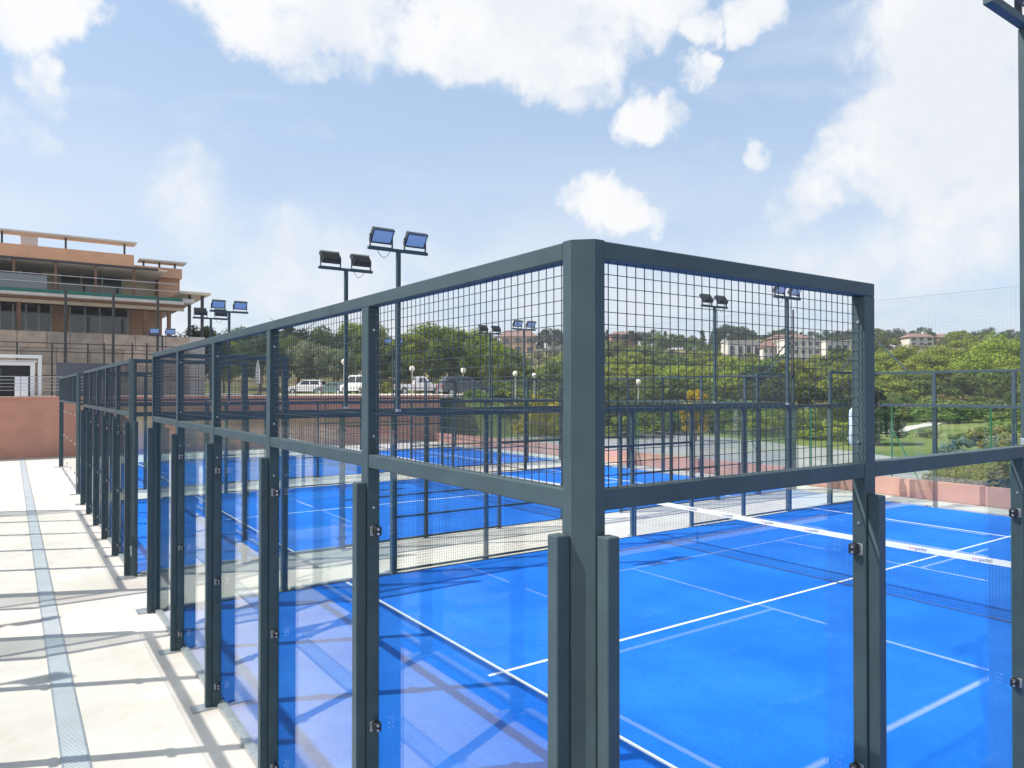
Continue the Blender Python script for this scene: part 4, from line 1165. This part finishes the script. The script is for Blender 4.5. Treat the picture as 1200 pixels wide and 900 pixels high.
def forest():
    # ridge of dark pines
    for i, x in enumerate(list(range(560, 1215, 13))):
        if 585 < x < 630 and True: continue
        xx = x+TR.uniform(-5, 5)
        yt = 388+TR.uniform(-5, 6)
        if 845 < xx < 870: yt = 380
        if 1090 < xx < 1140: yt = 399
        if 1140 < xx < 1160: yt = 387
        kd = TR.choice(('umbrella','umbrella','round','conifer'))
        tree(xx, TR.uniform(256, 285), 8, kd, 'leaf_dark', 'dark '+SHAPE[kd]+' tree on the ridge behind '+near_mark(xx, MARKS),
             'dark trees along the ridge', 'ridge_tree', wide=TR.uniform(.9, 1.4), y=yt)
    # slope below the houses
    rows = [(232, 0, 'mix'), (205, 0, 'mix'), (180, 0, 'mix'), (158, 0, 'mix'), (138, 0, 'mix'), (120, 0, 'mix'), (106, 0, 'low')]
    for (d, yt, md) in rows:
        step = 3300/d*1.25
        x = 555+TR.uniform(0, 10)
        while x < 1215:
            xx = x+TR.uniform(-6, 6); dd = d+TR.uniform(-11, 11)
            r = TR.random()
            if 735 < xx < 905 and d > 130: pal = 'leaf_lime' if r < .72 else 'leaf_green'
            elif xx > 1040: pal = 'leaf_lime' if r < .62 else 'leaf_green'
            elif xx < 690: pal = 'leaf_green' if r < .45 else ('leaf_lime' if r < .72 else 'leaf_olive')
            else: pal = 'leaf_green' if r < .45 else ('leaf_lime' if r < .85 else 'leaf_dark')
            kd = TR.choice(('umbrella','round','round'))
            nm = {'leaf_lime':'lime green rounded tree', 'leaf_green':'mid green bushy tree', 'leaf_dark':'dark green bushy tree', 'leaf_olive':'grey-green olive tree'}[pal]
            hh_ = TR.uniform(5.0, 8.2)*(1.0 if d > 125 else .78)
            if (850 < xx < 1005 or 575 < xx < 670) and 165 < d < 260: hh_ = 3.9 if d > 190 else 4.6
            if xx > 1040 and d > 150: hh_ *= .62
            tree(xx, dd, hh_, kd, pal, nm.replace(' tree', ' '+SHAPE[kd]+' tree').replace('rounded ', '').replace('bushy ', '')+(' high' if d > 190 else ' midway' if d > 130 else ' low')+' on the slope below '+near_mark(xx, MARKS), nm.replace(' ', ' ')+'s on the slope', 'slope_tree', wide=TR.uniform(1.0, 1.45))
            x += step*TR.uniform(.8, 1.25)
forest()
# big rounded pines on the golf side
for (x, y, d, pal) in ((1125,398,150,'leaf_lime'),(1090,413,138,'leaf_lime'),(1180,392,120,'leaf_lime'),(1066,404,150,'leaf_lime'),(1195,418,112,'leaf_lime'),(1150,425,128,'leaf_green'),(1100,436,118,'leaf_green'),(1060,434,120,'leaf_green')):
    tree(x, d, 9, 'umbrella', pal, ('broad lime green' if pal == 'leaf_lime' else 'broad mid green')+' pine above the fairway, '+('tall, ' if y < 400 else 'middling, ' if y < 420 else 'low, ')+'below '+near_mark(x, MARKS), 'broad pines beside the golf course', 'broad_pine', near=True, wide=1.35, y=y)
for (x, y, d) in ((1045,462,80),(1075,470,88),(1120,468,96),(1160,465,92),(1190,455,84)):
    tree(x, d, 4, 'round', 'leaf_green', 'olive-green round tree at the fairway edge below '+near_mark(x, MARKS), 'trees at the edge of the fairway', 'fairway_tree', near=True, wide=1.2, y=y)
for i in range(13):
    x = 995+18*i+TR.uniform(-6,6)
    pal = ('leaf_olive','leaf_green','leaf_dry','leaf_green')[i % 4]
    tree(x, TR.uniform(76, 90), TR.uniform(2.6, 4.4), 'shrub' if i % 3 else 'round', pal, {'leaf_olive':'grey-green','leaf_green':'mid green','leaf_dry':'straw-coloured'}[pal]+(' broad' if i % 3 else ' upright')+' bush at the fairway edge below '+near_mark(x, MARKS), 'bushes along the fairway', 'fairway_bush', near=True, wide=1.6)
for i, (x, d, hgt) in enumerate(((1010,58,1.6),(1040,60,1.3),(1085,52,1.0),(1140,48,1.5),(1165,44,1.6),(1192,40,1.5),(1205,50,2.2),(1176,36,1.3),(1150,36,1.0))):
    tree(x, d, hgt, 'shrub', ('leaf_green','leaf_dry','leaf_olive')[i % 3], ('mid green','straw-coloured','grey-green')[i % 3]+' low bush on the rough grass, '+('beside the conifer' if x < 1060 else 'beside the bluish shrub' if x < 1145 else 'beside the mid green shrub'), 'low bushes on the rough grass', 'rough_bush', near=True, wide=1.8)
# conifer beside the parapet corner
tree(1028, 46, 4, 'conifer', 'leaf_dark', 'dark spreading conifer rising behind the green fence', None, 'conifer', near=True, wide=2.0, y=455)
tree(985, 50, 4, 'round', 'leaf_dark', 'dark leafy tree between the conifer and the ball-stop strut', None, 'leafy_tree', near=True, wide=1.0, y=452)
tree(1120, 34, 2, 'shrub', 'leaf_blue', 'bluish green shrub on the grass behind the green fence', None, 'blue_shrub', near=True, wide=1.1, y=500)
tree(1180, 33, 2, 'shrub', 'leaf_green', 'mid green shrub behind the green fence, next to the bluish one', None, 'green_shrub', near=True, wide=1.2, y=505)
for (x, d, y) in ((1112,26.5,553),(1145,25.5,556),(1158,25.8,562),(1172,24.5,565)):
    tree(x, d, .5, 'shrub', 'leaf_dry', 'low dry tuft of weeds growing in the pale yard', 'dry weeds in the yard', 'weed_shrub', near=True, wide=1.5, y=y, z=0.0)
# trees behind the parking area
for (x, y, d, kd, pal, w) in ((262,392,74,'round','leaf_lime',1),(285,378,84,'round','leaf_green',1),(305,384,72,'round','leaf_dark',1.1),(332,388,80,'round','leaf_green',1.1),(350,380,92,'tall','leaf_dark',1.3),
        (372,396,78,'round','leaf_olive',1.25),(395,404,76,'round','leaf_olive',1.2),(392,378,100,'round','leaf_green',1.1),(418,386,92,'round','leaf_dark',1.1),(440,388,88,'round','leaf_green',1.1),(425,372,112,'round','leaf_lime',1.1),
        (466,392,86,'round','leaf_green',1),(487,384,84,'round','leaf_lime',1.1),(506,374,88,'round','leaf_lime',1.1),(528,388,82,'round','leaf_green',1.1),(545,378,90,'round','leaf_lime',1.1),(565,396,86,'round','leaf_lime',1.1),
        (585,420,80,'round','leaf_green',1.2),(450,408,80,'tall','leaf_dark',1.6),(478,410,78,'round','leaf_green',1.1)):
    nm = {'leaf_lime':'bright lime green tree', 'leaf_green':'mid green tree', 'leaf_dark':'dark leafy tree', 'leaf_olive':'pale grey-green olive tree'}[pal]
    tree(x, d+15, 8, kd, pal, nm.replace(' tree', ' '+SHAPE[kd]+' tree')+' behind '+near_mark(x, PMARKS), nm+'s behind the parking', 'parking_tree', near=True, wide=w, y=y)
for (x, y, d, pal) in ((228,372,60,'leaf_dark'),(247,385,62,'leaf_dark'),(236,392,58,'leaf_dark')):
    tree(x, d, 7, 'round', pal, 'dark tree standing at the end of the clubhouse', 'dark trees at the end of the clubhouse', 'clubhouse_tree', near=True, wide=.8, y=y)
# yellow-green bushes along the road
for i, x in enumerate((452,470,500,520,536,560,578,596,618,640,655)):
    tree(x, 80+3*math.sin(i*2.1), 2.4, 'shrub', ('leaf_lime','leaf_green')[i % 2 if i > 4 else 0], ('yellow-green' if (i <= 4 or i % 2 == 0) else 'mid green')+' bush along the road behind '+near_mark(x, PMARKS+[(634,'the yellow shrub')]), 'bushes along the road', 'road_bush', near=True, wide=1.5, y=440+6*math.sin(i*1.7))
tree(634, 50, 2, 'shrub', 'leaf_yellow', 'bright yellow flowering shrub beside the globe lamps', None, 'yellow_shrub', near=True, wide=.8, y=441)
tree(815, 48, 3, 'tall', 'leaf_yellow', 'slim young tree with yellow leaves by the grey yard', None, 'yellow_tree', near=True, wide=.9, y=452)
for i, (x, d, y) in enumerate(((560,56,478),(600,55,482),(640,54,484),(680,53,480),(715,54,470),(742,52,472),(775,56,468),(860,56,478),(885,54,476),(905,55,470),(945,52,478),(970,50,482),(925,58,462),(790,62,455),(840,62,452),(880,64,446),(705,62,448))):
    tree(x, d, 2, 'shrub', ('leaf_green','leaf_dark','leaf_lime')[i % 3], ('mid green','dark','lime green')[i % 3]+' hedge bush beyond the grey yard, near '+near_mark(x, YMARKS), 'hedge bushes beyond the yard', 'hedge_bush', near=True, wide=1.7, y=y)
# scrub that covers the hillside between the trees
def scrub():
    rng = random.Random(3); b = MB()
    for i in range(2600):
        d = rng.uniform(88, 275); x = rng.uniform(500, 1260)
        c = at(x, 455, d); z = ground_z(c.x, c.y); R = rng.uniform(.6, 1.5)
        for k in range(9):
            p = Vector((c.x+rng.gauss(0,R*.5), c.y+rng.gauss(0,R*.5), z+abs(rng.gauss(0,R*.35))))
            nrm = Vector((rng.gauss(0,1), rng.gauss(0,1), rng.gauss(.6,1))).normalized(); a = nrm.orthogonal(); q = nrm.cross(a); s = rng.uniform(.2,.45)
            b.add([p-a*s, p+q*s, p+a*s, p-q*s], [(0,1,2,3)])
    o = link('scrub', b.mesh('scrub', M['leaf_scrub'])); tag(o, 'low olive scrub covering the slope between the trees', 'scrub', kind='stuff')
M['leaf_scrub'] = leaf_mat('scrub_leaf', (0.10, 0.115, 0.045), (0.21, 0.21, 0.085), 0.25, 0.0)
scrub()

# pale cart path across the fairway
def cart_path():
    pts = [gnd(x, y) for x, y in ((1040,509),(1066,502),(1086,497.5),(1107,493.5),(1135,489))]
    b = MB(); n = len(pts)
    for i, p in enumerate(pts):
        d = (pts[min(i+1,n-1)]-pts[max(i-1,0)]); d.z = 0; d.normalize(); q = Vector((-d.y, d.x, 0))
        for k in (-.8, .8):
            c = p+q*k; b.v.append((c.x, c.y, ground_z(p.x, p.y)+.12))
        for k in (-.8, .8):
            c = p+q*k; b.v.append((c.x, c.y, ground_z(p.x, p.y)-.3))
    for i in range(n-1):
        o = 4*i
        for f in ((0,1,5,4),(2,6,7,3),(0,4,6,2),(1,3,7,5)): b.f.append(tuple(o+j for j in f)); b.mi.append(0)
    tag(link('path', b.mesh('path', M['concrete'])), kind='structure')
cart_path()
# ------------------------------------------------------------------ thin haze in the air
def haze():
    m = bpy.data.materials.new('thin_haze'); m.use_nodes = True
    N = m.node_tree.nodes; N.clear()
    v = N.new('ShaderNodeVolumePrincipled'); v.inputs['Color'].default_value = (0.93, 0.96, 1.0, 1)
    v.inputs['Density'].default_value = HAZE; v.inputs['Anisotropy'].default_value = 0.2
    o = N.new('ShaderNodeOutputMaterial'); m.node_tree.links.new(v.outputs[0], o.inputs['Volume'])
    b = link('haze', MB().box(-960, 960, -960, 960, -4.0, 60.0).mesh('haze', m)); tag(b, kind='stuff', label='thin pale haze hanging in the air over the whole place', cat='haze')
HAZE = 0.00045
haze()
